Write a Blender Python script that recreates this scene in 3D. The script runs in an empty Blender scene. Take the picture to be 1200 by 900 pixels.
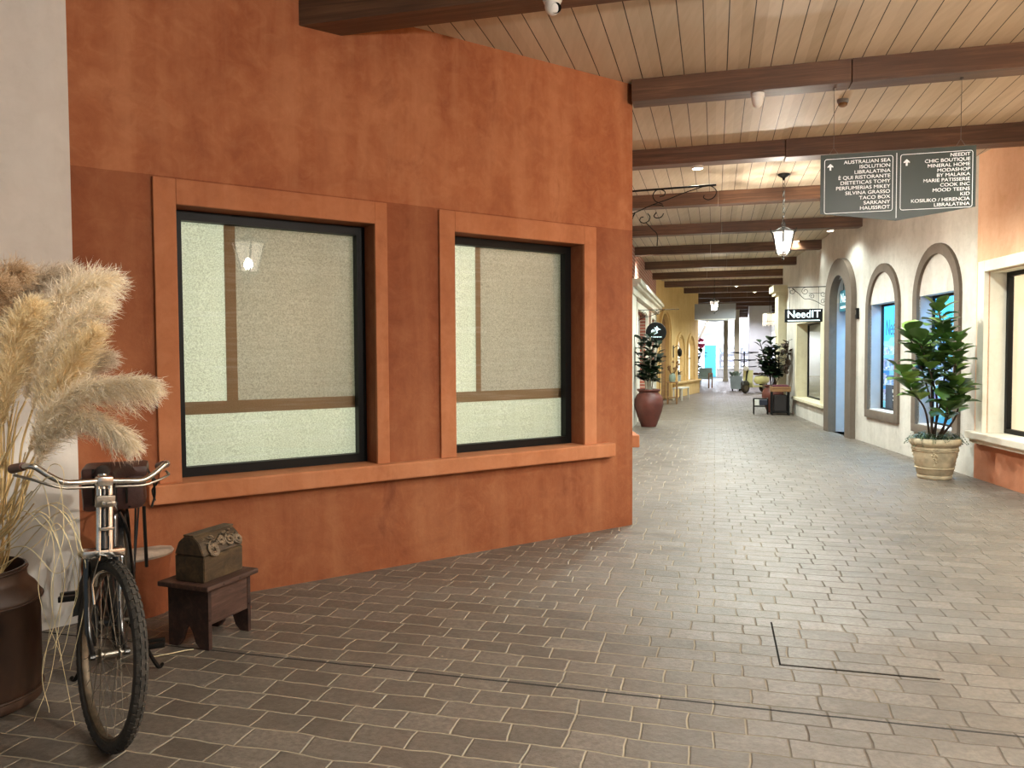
import bpy, bmesh, math, random
from mathutils import Vector, Matrix, Quaternion
R = math.radians
PI = math.pi
random.seed(7)
C = bpy.context.scene.collection
SC = bpy.context.scene

# ------------------------------------------------------------------ camera
F_PX, CAM_H, PITCH, ROLL = 900.0, 1.48, R(2.2), R(0.33)
FW = Vector((0, math.cos(PITCH), -math.sin(PITCH)))
UP0 = Vector((0, math.sin(PITCH), math.cos(PITCH)))
RT = math.cos(ROLL) * Vector((1, 0, 0)) - math.sin(ROLL) * UP0
UP = math.cos(ROLL) * UP0 + math.sin(ROLL) * Vector((1, 0, 0))
EYE = Vector((0, 0, CAM_H))
cd_ = bpy.data.cameras.new('camera')
cam = bpy.data.objects.new('camera', cd_)
C.objects.link(cam)
cam.matrix_world = Matrix(((RT.x, UP.x, -FW.x, 0), (RT.y, UP.y, -FW.y, 0), (RT.z, UP.z, -FW.z, CAM_H), (0, 0, 0, 1)))
cd_.sensor_width = 36
cd_.lens = 36 * F_PX / 1200
cd_.clip_start = 0.02
SC.camera = cam


def at(x, y, Y):
    """the place seen along a line of sight at distance Y ahead"""
    d = FW + RT * ((x - 600) / F_PX) - UP * ((y - 450) / F_PX)
    return EYE + d * (Y / d.y)


# ------------------------------------------------------------------ materials
def lin(h):
    h = h.lstrip('#')
    c = [int(h[i:i + 2], 16) / 255 for i in (0, 2, 4)]
    return tuple((v / 12.92 if v <= 0.04045 else ((v + 0.055) / 1.055) ** 2.4) for v in c) + (1,)


class NT:
    def __init__(s, name):
        s.m = bpy.data.materials.new(name)
        s.m.use_nodes = True
        s.t = s.m.node_tree
        s.n = s.t.nodes
        s.b = s.n['Principled BSDF']
        s.out = s.n['Material Output']
        s.tc = s.n.new('ShaderNodeTexCoord')

    def new(s, kind, **kw):
        n = s.n.new('ShaderNode' + kind)
        for k, v in kw.items():
            setattr(n, k, v)
        return n

    def link(s, a, b):
        s.t.links.new(a, b)

    def val(s, node, **kw):
        for k, v in kw.items():
            node.inputs[k.replace('_', ' ')].default_value = v
        return node

    def mapping(s, scale=(1, 1, 1), rot=(0, 0, 0), loc=(0, 0, 0), coord='Object'):
        m = s.new('Mapping')
        m.inputs['Scale'].default_value = scale
        m.inputs['Rotation'].default_value = rot
        m.inputs['Location'].default_value = loc
        s.link(s.tc.outputs[coord], m.inputs['Vector'])
        return m.outputs[0]

    def noise(s, vec, scale, detail=4, rough=0.55, dist=0.0):
        n = s.new('TexNoise')
        s.val(n, Scale=scale, Detail=detail, Roughness=rough, Distortion=dist)
        if vec is not None:
            s.link(vec, n.inputs['Vector'])
        return n.outputs['Fac']

    def ramp(s, fac, stops):
        r = s.new('ValToRGB')
        e = r.color_ramp.elements
        while len(e) < len(stops):
            e.new(0.5)
        for i, (p, c) in enumerate(stops):
            e[i].position = p
            e[i].color = c if not isinstance(c, str) else lin(c)
        s.link(fac, r.inputs[0])
        return r.outputs[0]

    def mix(s, fac, a, b, mode='MIX'):
        m = s.new('Mix', data_type='RGBA', blend_type=mode)
        for sock, v in ((m.inputs[0], fac), (m.inputs[6], a), (m.inputs[7], b)):
            if hasattr(v, 'is_linked') or hasattr(v, 'links'):
                s.link(v, sock)
            elif isinstance(v, str):
                sock.default_value = lin(v)
            else:
                sock.default_value = v
        return m.outputs[2]

    def math(s, op, a, b=None, c=None):
        m = s.new('Math', operation=op)
        for i, v in enumerate((a, b, c)):
            if v is None:
                continue
            if hasattr(v, 'links'):
                s.link(v, m.inputs[i])
            else:
                m.inputs[i].default_value = v
        return m.outputs[0]

    def bump(s, h, strength=0.3, dist=0.01):
        b = s.new('Bump')
        s.val(b, Strength=strength, Distance=dist)
        s.link(h, b.inputs['Height'])
        s.link(b.outputs[0], s.b.inputs['Normal'])
        return b


def basic(name, col, rough=0.6, metal=0.0, var=0.12, scale=8.0, bump=0.0, spec=0.5, emit=None, es=0.0, stretch=(1, 1, 1), coat=0.0):
    k = NT(name)
    v = k.mapping(stretch)
    n = k.noise(v, scale, 5)
    c = lin(col)
    dk = tuple(x * (1 - var) for x in c[:3]) + (1,)
    lt = tuple(min(1, x * (1 + var)) for x in c[:3]) + (1,)
    k.link(k.ramp(n, [(0.3, dk), (0.7, lt)]), k.b.inputs['Base Color'])
    k.val(k.b, Roughness=rough, Metallic=metal)
    k.b.inputs['Specular IOR Level'].default_value = spec
    if coat:
        k.b.inputs['Coat Weight'].default_value = coat
    if bump:
        k.bump(k.noise(v, scale * 3, 6), bump, 0.01)
    if emit:
        k.b.inputs['Emission Color'].default_value = lin(emit)
        k.b.inputs['Emission Strength'].default_value = es
    return k.m


def glass_mat(name, tint=(1, 1, 1, 1), refl=1.0, rough=0.0):
    k = NT(name)
    k.n.remove(k.b)
    tr = k.new('BsdfTransparent'); tr.inputs[0].default_value = tint
    gl = k.new('BsdfGlossy'); gl.inputs['Roughness'].default_value = rough
    ge = k.new('NewGeometry')
    fr = k.new('Fresnel'); k.link(k.math('SUBTRACT', 1.5, k.math('MULTIPLY', ge.outputs['Backfacing'], 1.5 - 1 / 1.5)), fr.inputs[0])
    mx = k.new('MixShader')
    k.link(k.math('MULTIPLY', fr.outputs[0], refl), mx.inputs[0])
    k.link(tr.outputs[0], mx.inputs[1]); k.link(gl.outputs[0], mx.inputs[2])
    k.link(mx.outputs[0], k.out.inputs[0])
    return k.m


def stucco(name, base, light, dark, low=None, low_z=None, rough=0.75, bump=0.35):
    """hand-trowelled plaster, optionally painted darker below a height"""
    k = NT(name)
    v = k.mapping()
    big = k.noise(v, 0.9, 6, 0.6, 0.4)
    mid = k.noise(v, 3.2, 8, 0.65, 0.6)
    st = k.noise(k.mapping((2.6, 2.6, 0.35)), 1.6, 5, 0.6, 0.3)
    fine = k.noise(v, 45, 4)
    c1 = k.ramp(mid, [(0.25, dark), (0.5, base), (0.78, light)])
    c2 = k.ramp(big, [(0.3, dark), (0.55, base), (0.75, light)])
    c3 = k.ramp(k.noise(k.mapping((1, 1, 1), loc=(9, 4, 2)), 9, 6, 0.7, 1.0), [(0.3, dark), (0.5, base), (0.72, light)])
    c = k.mix(0.28, k.mix(0.5, c1, c2), c3)
    c = k.mix(k.ramp(st, [(0.45, (0, 0, 0, 1)), (0.75, (0.55, 0.55, 0.55, 1))]), c, light)
    # sparse dark stains
    stn = k.noise(k.mapping((1, 1, 0.6), loc=(3.1, 0, 7)), 2.2, 7, 0.7, 0.8)
    c = k.mix(k.ramp(stn, [(0.58, (0, 0, 0, 1)), (0.74, (0.7, 0.7, 0.7, 1))]), c, dark)
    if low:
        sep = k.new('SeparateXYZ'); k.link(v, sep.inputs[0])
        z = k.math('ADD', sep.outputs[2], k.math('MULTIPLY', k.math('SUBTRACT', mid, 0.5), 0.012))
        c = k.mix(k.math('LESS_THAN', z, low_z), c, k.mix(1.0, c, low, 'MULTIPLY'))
    k.link(c, k.b.inputs['Base Color'])
    k.val(k.b, Roughness=rough)
    k.b.inputs['Specular IOR Level'].default_value = 0.3
    h = k.math('ADD', k.math('MULTIPLY', mid, 0.8), k.math('MULTIPLY', fine, 0.2))
    k.bump(h, bump, 0.02)
    return k.m


CORR = R(14.8)                      # the passage runs this far right of straight ahead
CDIR = Vector((math.sin(CORR), math.cos(CORR), 0))
PDIR = Vector((math.cos(CORR), -math.sin(CORR), 0))


def floor_mat(name='stamped_brick_paving', joint=True):
    k = NT(name)
    v0 = k.mapping(rot=(0, 0, CORR))
    # wobble the joints a little
    wob = k.new('TexNoise'); k.val(wob, Scale=3.0, Detail=3.0); k.link(v0, wob.inputs['Vector'])
    sub = k.new('VectorMath', operation='SUBTRACT'); sub.inputs[1].default_value = (0.5, 0.5, 0.5)
    k.link(wob.outputs['Color'], sub.inputs[0])
    sc = k.new('VectorMath', operation='SCALE'); sc.inputs['Scale'].default_value = 0.055
    k.link(sub.outputs[0], sc.inputs[0])
    ad = k.new('VectorMath', operation='ADD'); k.link(v0, ad.inputs[0]); k.link(sc.outputs[0], ad.inputs[1])
    v = ad.outputs[0]
    br = k.new('TexBrick')
    br.offset = 0.43; br.squash = 1.22; br.squash_frequency = 3
    k.val(br, Scale=1.0, Mortar_Size=0.0068, Mortar_Smooth=0.75, Bias=0.0, Brick_Width=0.225, Row_Height=0.139)
    br.inputs['Color1'].default_value = (0, 0, 0, 1)
    br.inputs['Color2'].default_value = (1, 1, 1, 1)
    br.inputs['Mortar'].default_value = (0.5, 0.5, 0.5, 1)
    k.link(v, br.inputs['Vector'])
    big = k.noise(v0, 0.55, 4, 0.6)
    grit = k.noise(v0, 38, 6, 0.7)
    mid = k.noise(v0, 6, 6, 0.65)
    per = k.ramp(br.outputs['Color'], [(0.0, '#4f463e'), (0.5, '#6b6259'), (1.0, '#897e74')])
    c = k.mix(0.55, per, k.ramp(mid, [(0.3, '#574e45'), (0.55, '#6b6157'), (0.75, '#827769')]))
    c = k.mix(k.ramp(grit, [(0.38, (0.65, 0.65, 0.65, 1)), (0.6, (0, 0, 0, 1))]), c, '#483e34')
    c = k.mix(k.ramp(big, [(0.4, (0, 0, 0, 1)), (0.7, (0.35, 0.35, 0.35, 1))]), c, '#7a6f64')
    sp_ = k.new('SeparateXYZ'); k.link(v0, sp_.inputs[0])
    pos = k.math('ADD', k.math('MULTIPLY', sp_.outputs[0], 0.35), k.math('ADD', k.math('MULTIPLY', k.math('SUBTRACT', k.noise(v0, 0.9, 3), 0.5), 1.2), 0.12))
    mort = k.mix(k.ramp(pos, [(-0.0, (0, 0, 0, 1)), (0.35, (1, 1, 1, 1))]), '#9c8f7a', '#584e43')
    c = k.mix(k.ramp(br.outputs['Fac'], [(.25, (0, 0, 0, 1)), (.8, (1, 1, 1, 1))]), c, mort)
    h = k.math('ADD', k.math('MULTIPLY', k.math('SUBTRACT', 1.0, br.outputs['Fac']), 1.0),
               k.math('ADD', k.math('MULTIPLY', mid, 0.8), k.math('MULTIPLY', grit, 0.6)))
    if joint:
        sep = k.new('SeparateXYZ'); k.link(v0, sep.inputs[0])
        jy = k.math('ADD', sep.outputs[1], k.math('MULTIPLY', k.math('SUBTRACT', mid, 0.5), 0.012))
        j = k.math('LESS_THAN', k.math('ABSOLUTE', k.math('SUBTRACT', jy, 3.30)), 0.007)
        c = k.mix(j, c, '#1d1914')
        h = k.math('SUBTRACT', h, k.math('MULTIPLY', j, 1.2))
    k.link(c, k.b.inputs['Base Color'])
    rg = k.ramp(k.noise(v0, 4, 6, 0.7), [(0.3, (0.33, 0.33, 0.33, 1)), (0.7, (0.54, 0.54, 0.54, 1))])
    k.link(k.mix(k.math('MAXIMUM', br.outputs['Fac'], j) if joint else br.outputs['Fac'], rg, (0.9, 0.9, 0.9, 1)), k.b.inputs['Roughness'])
    k.b.inputs['Specular IOR Level'].default_value = 0.62
    k.bump(h, 0.7, 0.008)
    return k.m


def plank_mat():
    k = NT('painted_ceiling_planks')
    v0 = k.mapping(rot=(0, 0, CORR))
    sep = k.new('SeparateXYZ'); k.link(v0, sep.inputs[0])
    t = k.math('DIVIDE', sep.outputs[0], 0.168)
    fr = k.math('FRACT', t)
    fl = k.math('FLOOR', t)
    wn = k.new('TexWhiteNoise', noise_dimensions='1D'); k.link(fl, wn.inputs['W'])
    line = k.math('LESS_THAN', k.math('ABSOLUTE', k.math('SUBTRACT', fr, 0.5)), 0.021)
    grain = k.noise(k.mapping((9, 0.7, 1), rot=(0, 0, 0)), 3, 5)
    c = k.ramp(wn.outputs[0], [(0.0, '#b7a68c'), (0.5, '#c4b49b'), (1.0, '#cfc0a8')])
    c = k.mix(0.25, c, k.ramp(grain, [(0.3, '#a89679'), (0.7, '#d3c6b0')]))
    c = k.mix(line, c, '#2a2018')
    k.link(c, k.b.inputs['Base Color'])
    k.val(k.b, Roughness=0.55)
    k.bump(k.math('SUBTRACT', 1.0, line), 0.6, 0.008)
    return k.m


def wood(name, a, b, c, along=(1, 14, 14), scale=2.0, rough=0.55, bump=0.25):
    k = NT(name)
    v = k.mapping(along)
    n = k.noise(v, scale, 7, 0.65, 0.7)
    n2 = k.noise(k.mapping(), 1.3, 3)
    col = k.ramp(n, [(0.25, a), (0.5, b), (0.78, c)])
    col = k.mix(k.ramp(n2, [(0.35, (0, 0, 0, 1)), (0.7, (0.5, 0.5, 0.5, 1))]), col, a)
    k.link(col, k.b.inputs['Base Color'])
    k.val(k.b, Roughness=rough)
    k.bump(n, bump, 0.006)
    return k.m


def brick_wall_mat():
    k = NT('old_red_brick')
    v = k.mapping(rot=(PI / 2, 0, 0))
    br = k.new('TexBrick')
    k.val(br, Scale=1.0, Mortar_Size=0.012, Brick_Width=0.24, Row_Height=0.08)
    br.inputs['Color1'].default_value = lin('#8d4a3a'); br.inputs['Color2'].default_value = lin('#a8604c'); br.inputs['Mortar'].default_value = lin('#b9a595')
    k.link(v, br.inputs['Vector'])
    k.link(br.outputs['Color'], k.b.inputs['Base Color'])
    k.val(k.b, Roughness=0.85)
    return k.m


def blind_mat(name, base, dark, trans=0.6):
    """woven screen fabric that lets the light of the room behind through"""
    k = NT(name)
    k.n.remove(k.b)
    v = k.mapping()
    n = k.noise(v, 120, 3, 0.85)
    n2 = k.noise(k.mapping((.5, 1, 9)), 5, 4, 0.6)
    n3 = k.noise(k.mapping((1.0, 1, 0.4)), 1.2, 2, 0.5)
    c = k.ramp(n, [(0.30, dark), (0.62, base)])
    c = k.mix(k.ramp(n2, [(0.5, (0, 0, 0, 1)), (0.75, (0.2, 0.2, 0.2, 1))]), c, '#ffffff')
    c = k.mix(k.ramp(n3, [(0.4, (0.0, 0.0, 0.0, 1)), (0.65, (0.2, 0.2, 0.2, 1))]), c, dark)
    df = k.new('BsdfDiffuse'); tl = k.new('BsdfTranslucent'); mx = k.new('MixShader')
    k.link(c, df.inputs[0]); k.link(c, tl.inputs[0])
    mx.inputs[0].default_value = trans
    k.link(df.outputs[0], mx.inputs[1]); k.link(tl.outputs[0], mx.inputs[2])
    k.link(mx.outputs[0], k.out.inputs[0])
    return k.m


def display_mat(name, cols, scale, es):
    """shop display: blocks of pale colour, shop light put in as glow"""
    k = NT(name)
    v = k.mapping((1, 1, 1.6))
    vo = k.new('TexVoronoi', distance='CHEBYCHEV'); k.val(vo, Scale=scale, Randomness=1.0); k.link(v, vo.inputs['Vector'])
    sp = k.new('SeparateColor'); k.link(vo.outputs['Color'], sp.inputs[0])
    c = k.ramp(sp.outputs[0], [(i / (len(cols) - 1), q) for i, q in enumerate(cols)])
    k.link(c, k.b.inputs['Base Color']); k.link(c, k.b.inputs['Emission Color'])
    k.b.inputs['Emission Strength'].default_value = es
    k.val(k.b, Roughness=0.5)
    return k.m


def leaf_mat(name, a, b, c, rough=0.38):
    k = NT(name)
    geo = k.new('NewGeometry')
    r = geo.outputs['Random Per Island']
    n = k.noise(k.mapping(), 14, 3)
    col = k.ramp(r, [(0.0, a), (0.6, b), (1.0, c)])
    col = k.mix(k.ramp(n, [(0.4, (0, 0, 0, 1)), (0.7, (0.4, 0.4, 0.4, 1))]), col, a)
    k.link(col, k.b.inputs['Base Color'])
    k.val(k.b, Roughness=rough)
    return k.m


def plume_mat(name, a, b, c):
    k = NT(name)
    k.n.remove(k.b)
    geo = k.new('NewGeometry')
    col = k.ramp(geo.outputs['Random Per Island'], [(0.0, a), (0.5, b), (1.0, c)])
    df = k.new('BsdfDiffuse'); tl = k.new('BsdfTranslucent'); mx = k.new('MixShader'); mx.inputs[0].default_value = 0.45
    k.link(col, df.inputs[0]); k.link(col, tl.inputs[0])
    k.link(df.outputs[0], mx.inputs[1]); k.link(tl.outputs[0], mx.inputs[2]); k.link(mx.outputs[0], k.out.inputs[0])
    return k.m


def emit_mat(name, col, s):
    k = NT(name)
    n = k.noise(k.mapping(), 3, 2)
    k.link(k.ramp(n, [(0.3, col), (0.7, col)]), k.b.inputs['Emission Color'])
    k.b.inputs['Base Color'].default_value = lin(col)
    k.b.inputs['Emission Strength'].default_value = s
    return k.m


M = {}
M['floor'] = floor_mat()
M['hatch'] = floor_mat('stamped_brick_hatch', False)
M['ceiling'] = plank_mat()
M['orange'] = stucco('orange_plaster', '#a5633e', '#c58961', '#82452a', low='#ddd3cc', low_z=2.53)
M['orange_trim'] = stucco('orange_trim_plaster', '#b3714a', '#c88a63', '#96593a', bump=0.2)
M['white_wall'] = stucco('white_plaster', '#d0cac2', '#dad5ce', '#c0b9b0', bump=0.2)
M['arch_wall'] = stucco('pale_mottled_plaster', '#c4bfb5', '#d9d5cc', '#a09a90')
M['orange_right'] = stucco('apricot_plaster', '#e2b28e', '#edc6a6', '#cf9b76', low='#d6b3a6', low_z=0.42)
M['cream'] = stucco('cream_plaster', '#d0c7a8', '#ded7be', '#bbb092', bump=0.15)
M['cream_trim'] = stucco('ivory_trim', '#e2dccc', '#eee9dc', '#cfc7b4', bump=0.15)
M['yellow'] = stucco('yellow_plaster', '#dab87e', '#e6c994', '#c4a066')
M['taupe'] = stucco('taupe_stone', '#665a4f', '#756a5e', '#544a40', bump=0.25)
M['reveal'] = basic('grey_reveal', '#a3a4aa', 0.7, var=0.08, scale=3)
M['brick'] = brick_wall_mat()
M['beam'] = wood('stained_beam', '#3f2a1c', '#62432f', '#836044', along=(0.6, 12, 12), scale=2.2, rough=0.5)
M['dark_wood'] = wood('dark_stool_wood', '#1d110d', '#38221b', '#553a30', along=(3, 14, 14), scale=2)
M['board_wood'] = wood('worn_stool_board', '#2e1d16', '#4d342a', '#6f5245', along=(3, 20, 20), scale=2)
M['chest_wood'] = wood('aged_chest_wood', '#241a10', '#4b3a26', '#6b5638', along=(4, 9, 9), scale=2.5, bump=0.5)
M['carving'] = basic('carved_ornament', '#7d6a54', 0.6, var=0.4, scale=30, bump=0.4)
M['tan_wood'] = wood('tan_wood', '#6b4a2c', '#8f6840', '#ab8458')
M['black_metal'] = basic('black_iron', '#17140f', 0.5, 0.6, var=0.2)
M['black_paint'] = basic('black_enamel', '#0c0b0b', 0.3, 0.0, var=0.2, coat=0.5)
M['chrome'] = basic('worn_chrome', '#c9c4bb', 0.22, 1.0, var=0.15, scale=30)
M['steel'] = basic('dull_steel', '#8a8378', 0.4, 1.0, var=0.2, scale=20)
M['leather'] = basic('dark_brown_leather', '#38201a', 0.45, var=0.25, scale=20, bump=0.2)
M['grip'] = basic('brown_grip', '#5a3020', 0.5, var=0.15)
M['black_frame'] = basic('black_window_frame', '#070707', 0.5, var=0.1, spec=.25)
M['white_plastic'] = basic('white_plastic', '#e6e3dc', 0.35, var=0.03)
M['dark_glass'] = basic('dark_lens', '#050506', 0.08, var=0.0)
M['pot_metal'] = basic('brown_enamel_can', '#3b271b', 0.42, 0.25, var=0.35, scale=5, bump=0.12)
M['terracotta'] = basic('terracotta_glaze', '#5f3026', 0.5, var=0.25, scale=4, bump=0.08)
M['stone_pot'] = basic('aged_stone_pot', '#b7a98c', 0.8, var=0.3, scale=9, bump=0.35)
M['soil'] = basic('soil', '#2b2119', 0.95, var=0.3, scale=30, bump=0.5)
M['fig'] = leaf_mat('fig_leaves', '#2b4420', '#4d6f34', '#8aaa58')
M['fig_dark'] = leaf_mat('dark_leaves', '#0f1d13', '#1d3020', '#35502f')
M['fern'] = leaf_mat('fern_leaves', '#20301a', '#34482a', '#55683c')
M['bark'] = basic('dark_bark', '#3a2b1f', 0.8, var=0.3, scale=20, bump=0.3)
M['pale_stem'] = basic('pale_stems', '#a9a08c', 0.7, var=0.2)
M['straw'] = basic('dry_straw', '#d0b27c', 0.7, var=0.3, scale=12)
M['blade'] = basic('dry_blade', '#e2d0a2', 0.65, var=0.25, scale=12)
M['plume'] = plume_mat('cream_plume', '#f3e4c6', '#fdf2dd', '#fffaf0')
M['plume_tan'] = plume_mat('tan_plume', '#e2cb9c', '#f2e0ba', '#fcf1d6')
M['plume_grey'] = plume_mat('greyish_plume', '#d2c2ac', '#e6d9c6', '#f5ede0')
M['plume_brown'] = plume_mat('brown_plume', '#b99c7c', '#d4ba98', '#e8d4b8')
M['sign_board'] = basic('dark_green_board', '#2d372f', 0.4, var=0.1, scale=2)
M['grey_board'] = basic('grey_board', '#8d9096', 0.5, var=0.08, scale=2)
M['white_print'] = basic('white_print', '#efefec', 0.5, var=0.02, emit='#efefec', es=0.35)  # small glow added so the letters look brighter
M['sign_black'] = basic('black_sign', '#060808', 0.5, var=0.05, spec=.25)
M['neon'] = emit_mat('lit_letters', '#e8fbff', 2.2)
M['neon_soft'] = emit_mat('lit_logo', '#cfe9ef', 0.9)
M['teal_sign'] = basic('teal_sign', '#2d5c66', 0.4, var=0.1, emit='#3a8fa2', es=0.35)
M['wire'] = basic('thin_wire', '#77706a', 0.4, 0.8)
M['bulb'] = emit_mat('lantern_bulb', '#fff4e4', 2600)
M['bulb_near'] = emit_mat('near_lantern_bulb', '#fff8ee', 6500)
M['bulb_far'] = emit_mat('far_lantern_bulb', '#fff4e6', 900)
M['spot_disc'] = emit_mat('downlight_lens', '#fff1dc', 45)
M['crystal'] = emit_mat('crystal', '#fff3e2', 0.75)
def frosted(name, amt, glow=0):
    k = NT(name); k.n.remove(k.b)
    tr = k.new('BsdfTransparent'); tl = k.new('BsdfTranslucent'); gl = k.new('BsdfGlossy'); gl.inputs['Roughness'].default_value = .1
    n = k.noise(k.mapping((1, 1, .2)), 30, 2)
    m1 = k.new('MixShader'); m2 = k.new('MixShader')
    k.link(k.math('MULTIPLY', k.ramp(n, [(.3, (.6, .6, .6, 1)), (.7, (1, 1, 1, 1))]), amt), m1.inputs[0]); m2.inputs[0].default_value = .06
    if glow: tl = k.new('Emission'); tl.inputs[0].default_value = lin('#fff2dc'); tl.inputs[1].default_value = glow
    k.link(tr.outputs[0], m1.inputs[1]); k.link(tl.outputs[0], m1.inputs[2]); k.link(m1.outputs[0], m2.inputs[1]); k.link(gl.outputs[0], m2.inputs[2])
    k.link(m2.outputs[0], k.out.inputs[0])
    return k.m
M['lamp_glass_near'] = frosted('glowing_lantern_glass', .45, 13)  # panes given their own glow so their mirror image shows
M['lamp_glass'] = frosted('seeded_lantern_glass', .09)
M['pane'] = glass_mat('window_pane', (0.96, 0.97, 0.96, 1), 1.3)
M['blind'] = blind_mat('pale_screen_fabric', '#eef2dc', '#a5a88e')
M['blind2'] = blind_mat('beige_screen_fabric', '#e4e0d8', '#9b968a', 0.5)
M['hem'] = blind_mat('brown_hem', '#b39a7a', '#9a8365', 0.45)
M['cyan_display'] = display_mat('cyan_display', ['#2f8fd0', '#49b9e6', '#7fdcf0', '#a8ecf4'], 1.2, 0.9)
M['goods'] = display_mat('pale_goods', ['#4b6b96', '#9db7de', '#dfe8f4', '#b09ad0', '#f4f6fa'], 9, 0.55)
M['cyan'] = basic('cyan_panel', '#5cc8e4', 0.4, var=0.1, emit='#5cc8e4', es=0.8)  # brightness of a lit doorway put in as glow
M['navy'] = basic('navy_poster', '#171a2a', 0.5, var=0.1)
M['print_grey'] = basic('frosted_letters', '#3c6f88', 0.6, var=0.05)
M['shop_white'] = basic('shop_white', '#e8eaec', 0.6, var=0.04, scale=2)
M['shop_goods'] = display_mat('glowing_goods', ['#7d8fb0', '#f7f9fc', '#dfe6f0', '#ffffff', '#b79cc0', '#f4f4f8', '#5f86b8'], 5, 1.3)  # glow added to the goods brightens the far end
M['warm_room'] = basic('warm_room', '#efe3cf', 0.8, var=0.05, scale=2, emit='#efe0c4', es=0.35)  # lamplight of the room put into its walls as glow
M['lit_white'] = basic('lit_white_pane', '#f4efe4', 0.5, var=0.03, emit='#f6f2ea', es=0.8)
M['gap'] = basic('dark_gap', '#14110d', 0.95, spec=.1)
M['pink'] = basic('pink_flower', '#d4557c', 0.6, var=0.3, scale=9)
M['pale_yellow'] = basic('pale_yellow_paint', '#d8d49a', 0.3, var=0.06, coat=0.4)
M['blue_grey'] = basic('blue_grey_paint', '#93a0a6', 0.6, var=0.15, scale=4)
M['white_paint'] = basic('white_paint', '#dcdad2', 0.5, var=0.08)
M['tyre'] = basic('dusty_tyre', '#38322b', 0.85, var=0.3, scale=20, bump=0.4)
M['rim'] = basic('rusty_rim', '#5d5040', 0.5, 0.7, var=0.35, scale=25)
M['bollard'] = stucco('worn_orange_plaster', '#8d4d2e', '#a8633f', '#6f3b22')
M['worn_cap'] = basic('worn_white_plaster', '#a08d7c', 0.85, var=0.45, scale=10, bump=0.4)
M['dark_bin'] = basic('dark_bin', '#1e1716', 0.6, var=0.2)
M['cloth_red'] = basic('dark_red_cloth', '#54202a', 0.8, var=0.2)
M['jar'] = basic('grey_green_jar', '#8d9c8c', 0.4, var=0.1)


# ------------------------------------------------------------------ mesh helpers
def NB():
    return bmesh.new()


def done(name, bm, mat, parent=None, loc=(0, 0, 0), rotz=0.0, smooth=None):
    me = bpy.data.meshes.new(name)
    bmesh.ops.recalc_face_normals(bm, faces=bm.faces)
    bm.to_mesh(me)
    bm.free()
    me.materials.append(M[mat] if isinstance(mat, str) else mat)
    if smooth is not None:
        me.shade_smooth()
        me.set_sharp_from_angle(angle=R(smooth))
    o = bpy.data.objects.new(name, me)
    C.objects.link(o)
    o.location = loc
    o.rotation_euler = (0, 0, rotz)
    if parent is not None:
        o.parent = parent
    return o


def thing(name, label, cat, loc=(0, 0, 0), rotz=0.0, group=None):
    o = bpy.data.objects.new(name, None)
    o.empty_display_size = 0.1
    C.objects.link(o)
    o.location = loc
    o.rotation_euler = (0, 0, rotz)
    return tag(o, label, cat, group)


def tag(o, label, cat, group=None):
    o['label'] = label
    o['category'] = cat
    if group:
        o['group'] = group
    return o


def struct(o):
    o['kind'] = 'structure'
    return o


def dup(root, loc, rotz=None, label=None):
    r = root.copy(); C.objects.link(r); r.location = loc
    if rotz is not None:
        r.rotation_euler = (0, 0, rotz)
    if label:
        r['label'] = label
    for ch in list(root.children):
        c = ch.copy(); C.objects.link(c); c.parent = r
        for g in list(ch.children):
            d = g.copy(); C.objects.link(d); d.parent = c
    return r


def box(bm, x0, x1, y0, y1, z0, z1, bev=0.0, mtx=None):
    b = bmesh.new()
    bmesh.ops.create_cube(b, size=1)
    for v in b.verts:
        v.co = Vector((x0 + (v.co.x + .5) * (x1 - x0), y0 + (v.co.y + .5) * (y1 - y0), z0 + (v.co.z + .5) * (z1 - z0)))
    if bev:
        bmesh.ops.bevel(b, geom=b.edges[:], offset=bev, segments=2, affect='EDGES', profile=0.6)
    if mtx is not None:
        b.transform(mtx)
    merge(bm, b)
    return bm


def merge(bm, b):
    me = bpy.data.meshes.new('tmp')
    b.to_mesh(me); b.free()
    bm.from_mesh(me)
    bpy.data.meshes.remove(me)


def spline(pts, n=8):
    """smooth path through points (Catmull-Rom)"""
    P = [Vector(p) for p in pts]
    P = [P[0] * 2 - P[1]] + P + [P[-1] * 2 - P[-2]]
    out = []
    for i in range(1, len(P) - 2):
        for k in range(n):
            t = k / n
            a, b, c, d = P[i - 1], P[i], P[i + 1], P[i + 2]
            out.append(0.5 * ((2 * b) + (c - a) * t + (2 * a - 5 * b + 4 * c - d) * t * t + (3 * b - a - 3 * c + d) * t ** 3))
    out.append(P[-2])
    return out


def tube(bm, pts, r, seg=8, caps=True, mtx=None):
    P = [Vector(p) for p in pts]
    if mtx is not None:
        P = [mtx @ p for p in P]
    n = len(P)
    rr = r if isinstance(r, (list, tuple)) else [r] * n
    t0 = (P[1] - P[0]).normalized()
    a = Vector((0, 0, 1)) if abs(t0.z) < .9 else Vector((1, 0, 0))
    u = t0.cross(a).normalized()
    rings = []
    for i in range(n):
        t = ((P[min(i + 1, n - 1)] - P[max(i - 1, 0)])).normalized()
        u = (u - t * u.dot(t))
        u = u.normalized() if u.length > 1e-6 else t.orthogonal().normalized()
        w = t.cross(u)
        rings.append([bm.verts.new(P[i] + (u * math.cos(2 * PI * k / seg) + w * math.sin(2 * PI * k / seg)) * rr[i]) for k in range(seg)])
    for i in range(n - 1):
        for k in range(seg):
            bm.faces.new((rings[i][k], rings[i][(k + 1) % seg], rings[i + 1][(k + 1) % seg], rings[i + 1][k]))
    if caps and seg > 2:
        bm.faces.new(rings[0][::-1]); bm.faces.new(rings[-1])
    return bm


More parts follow.
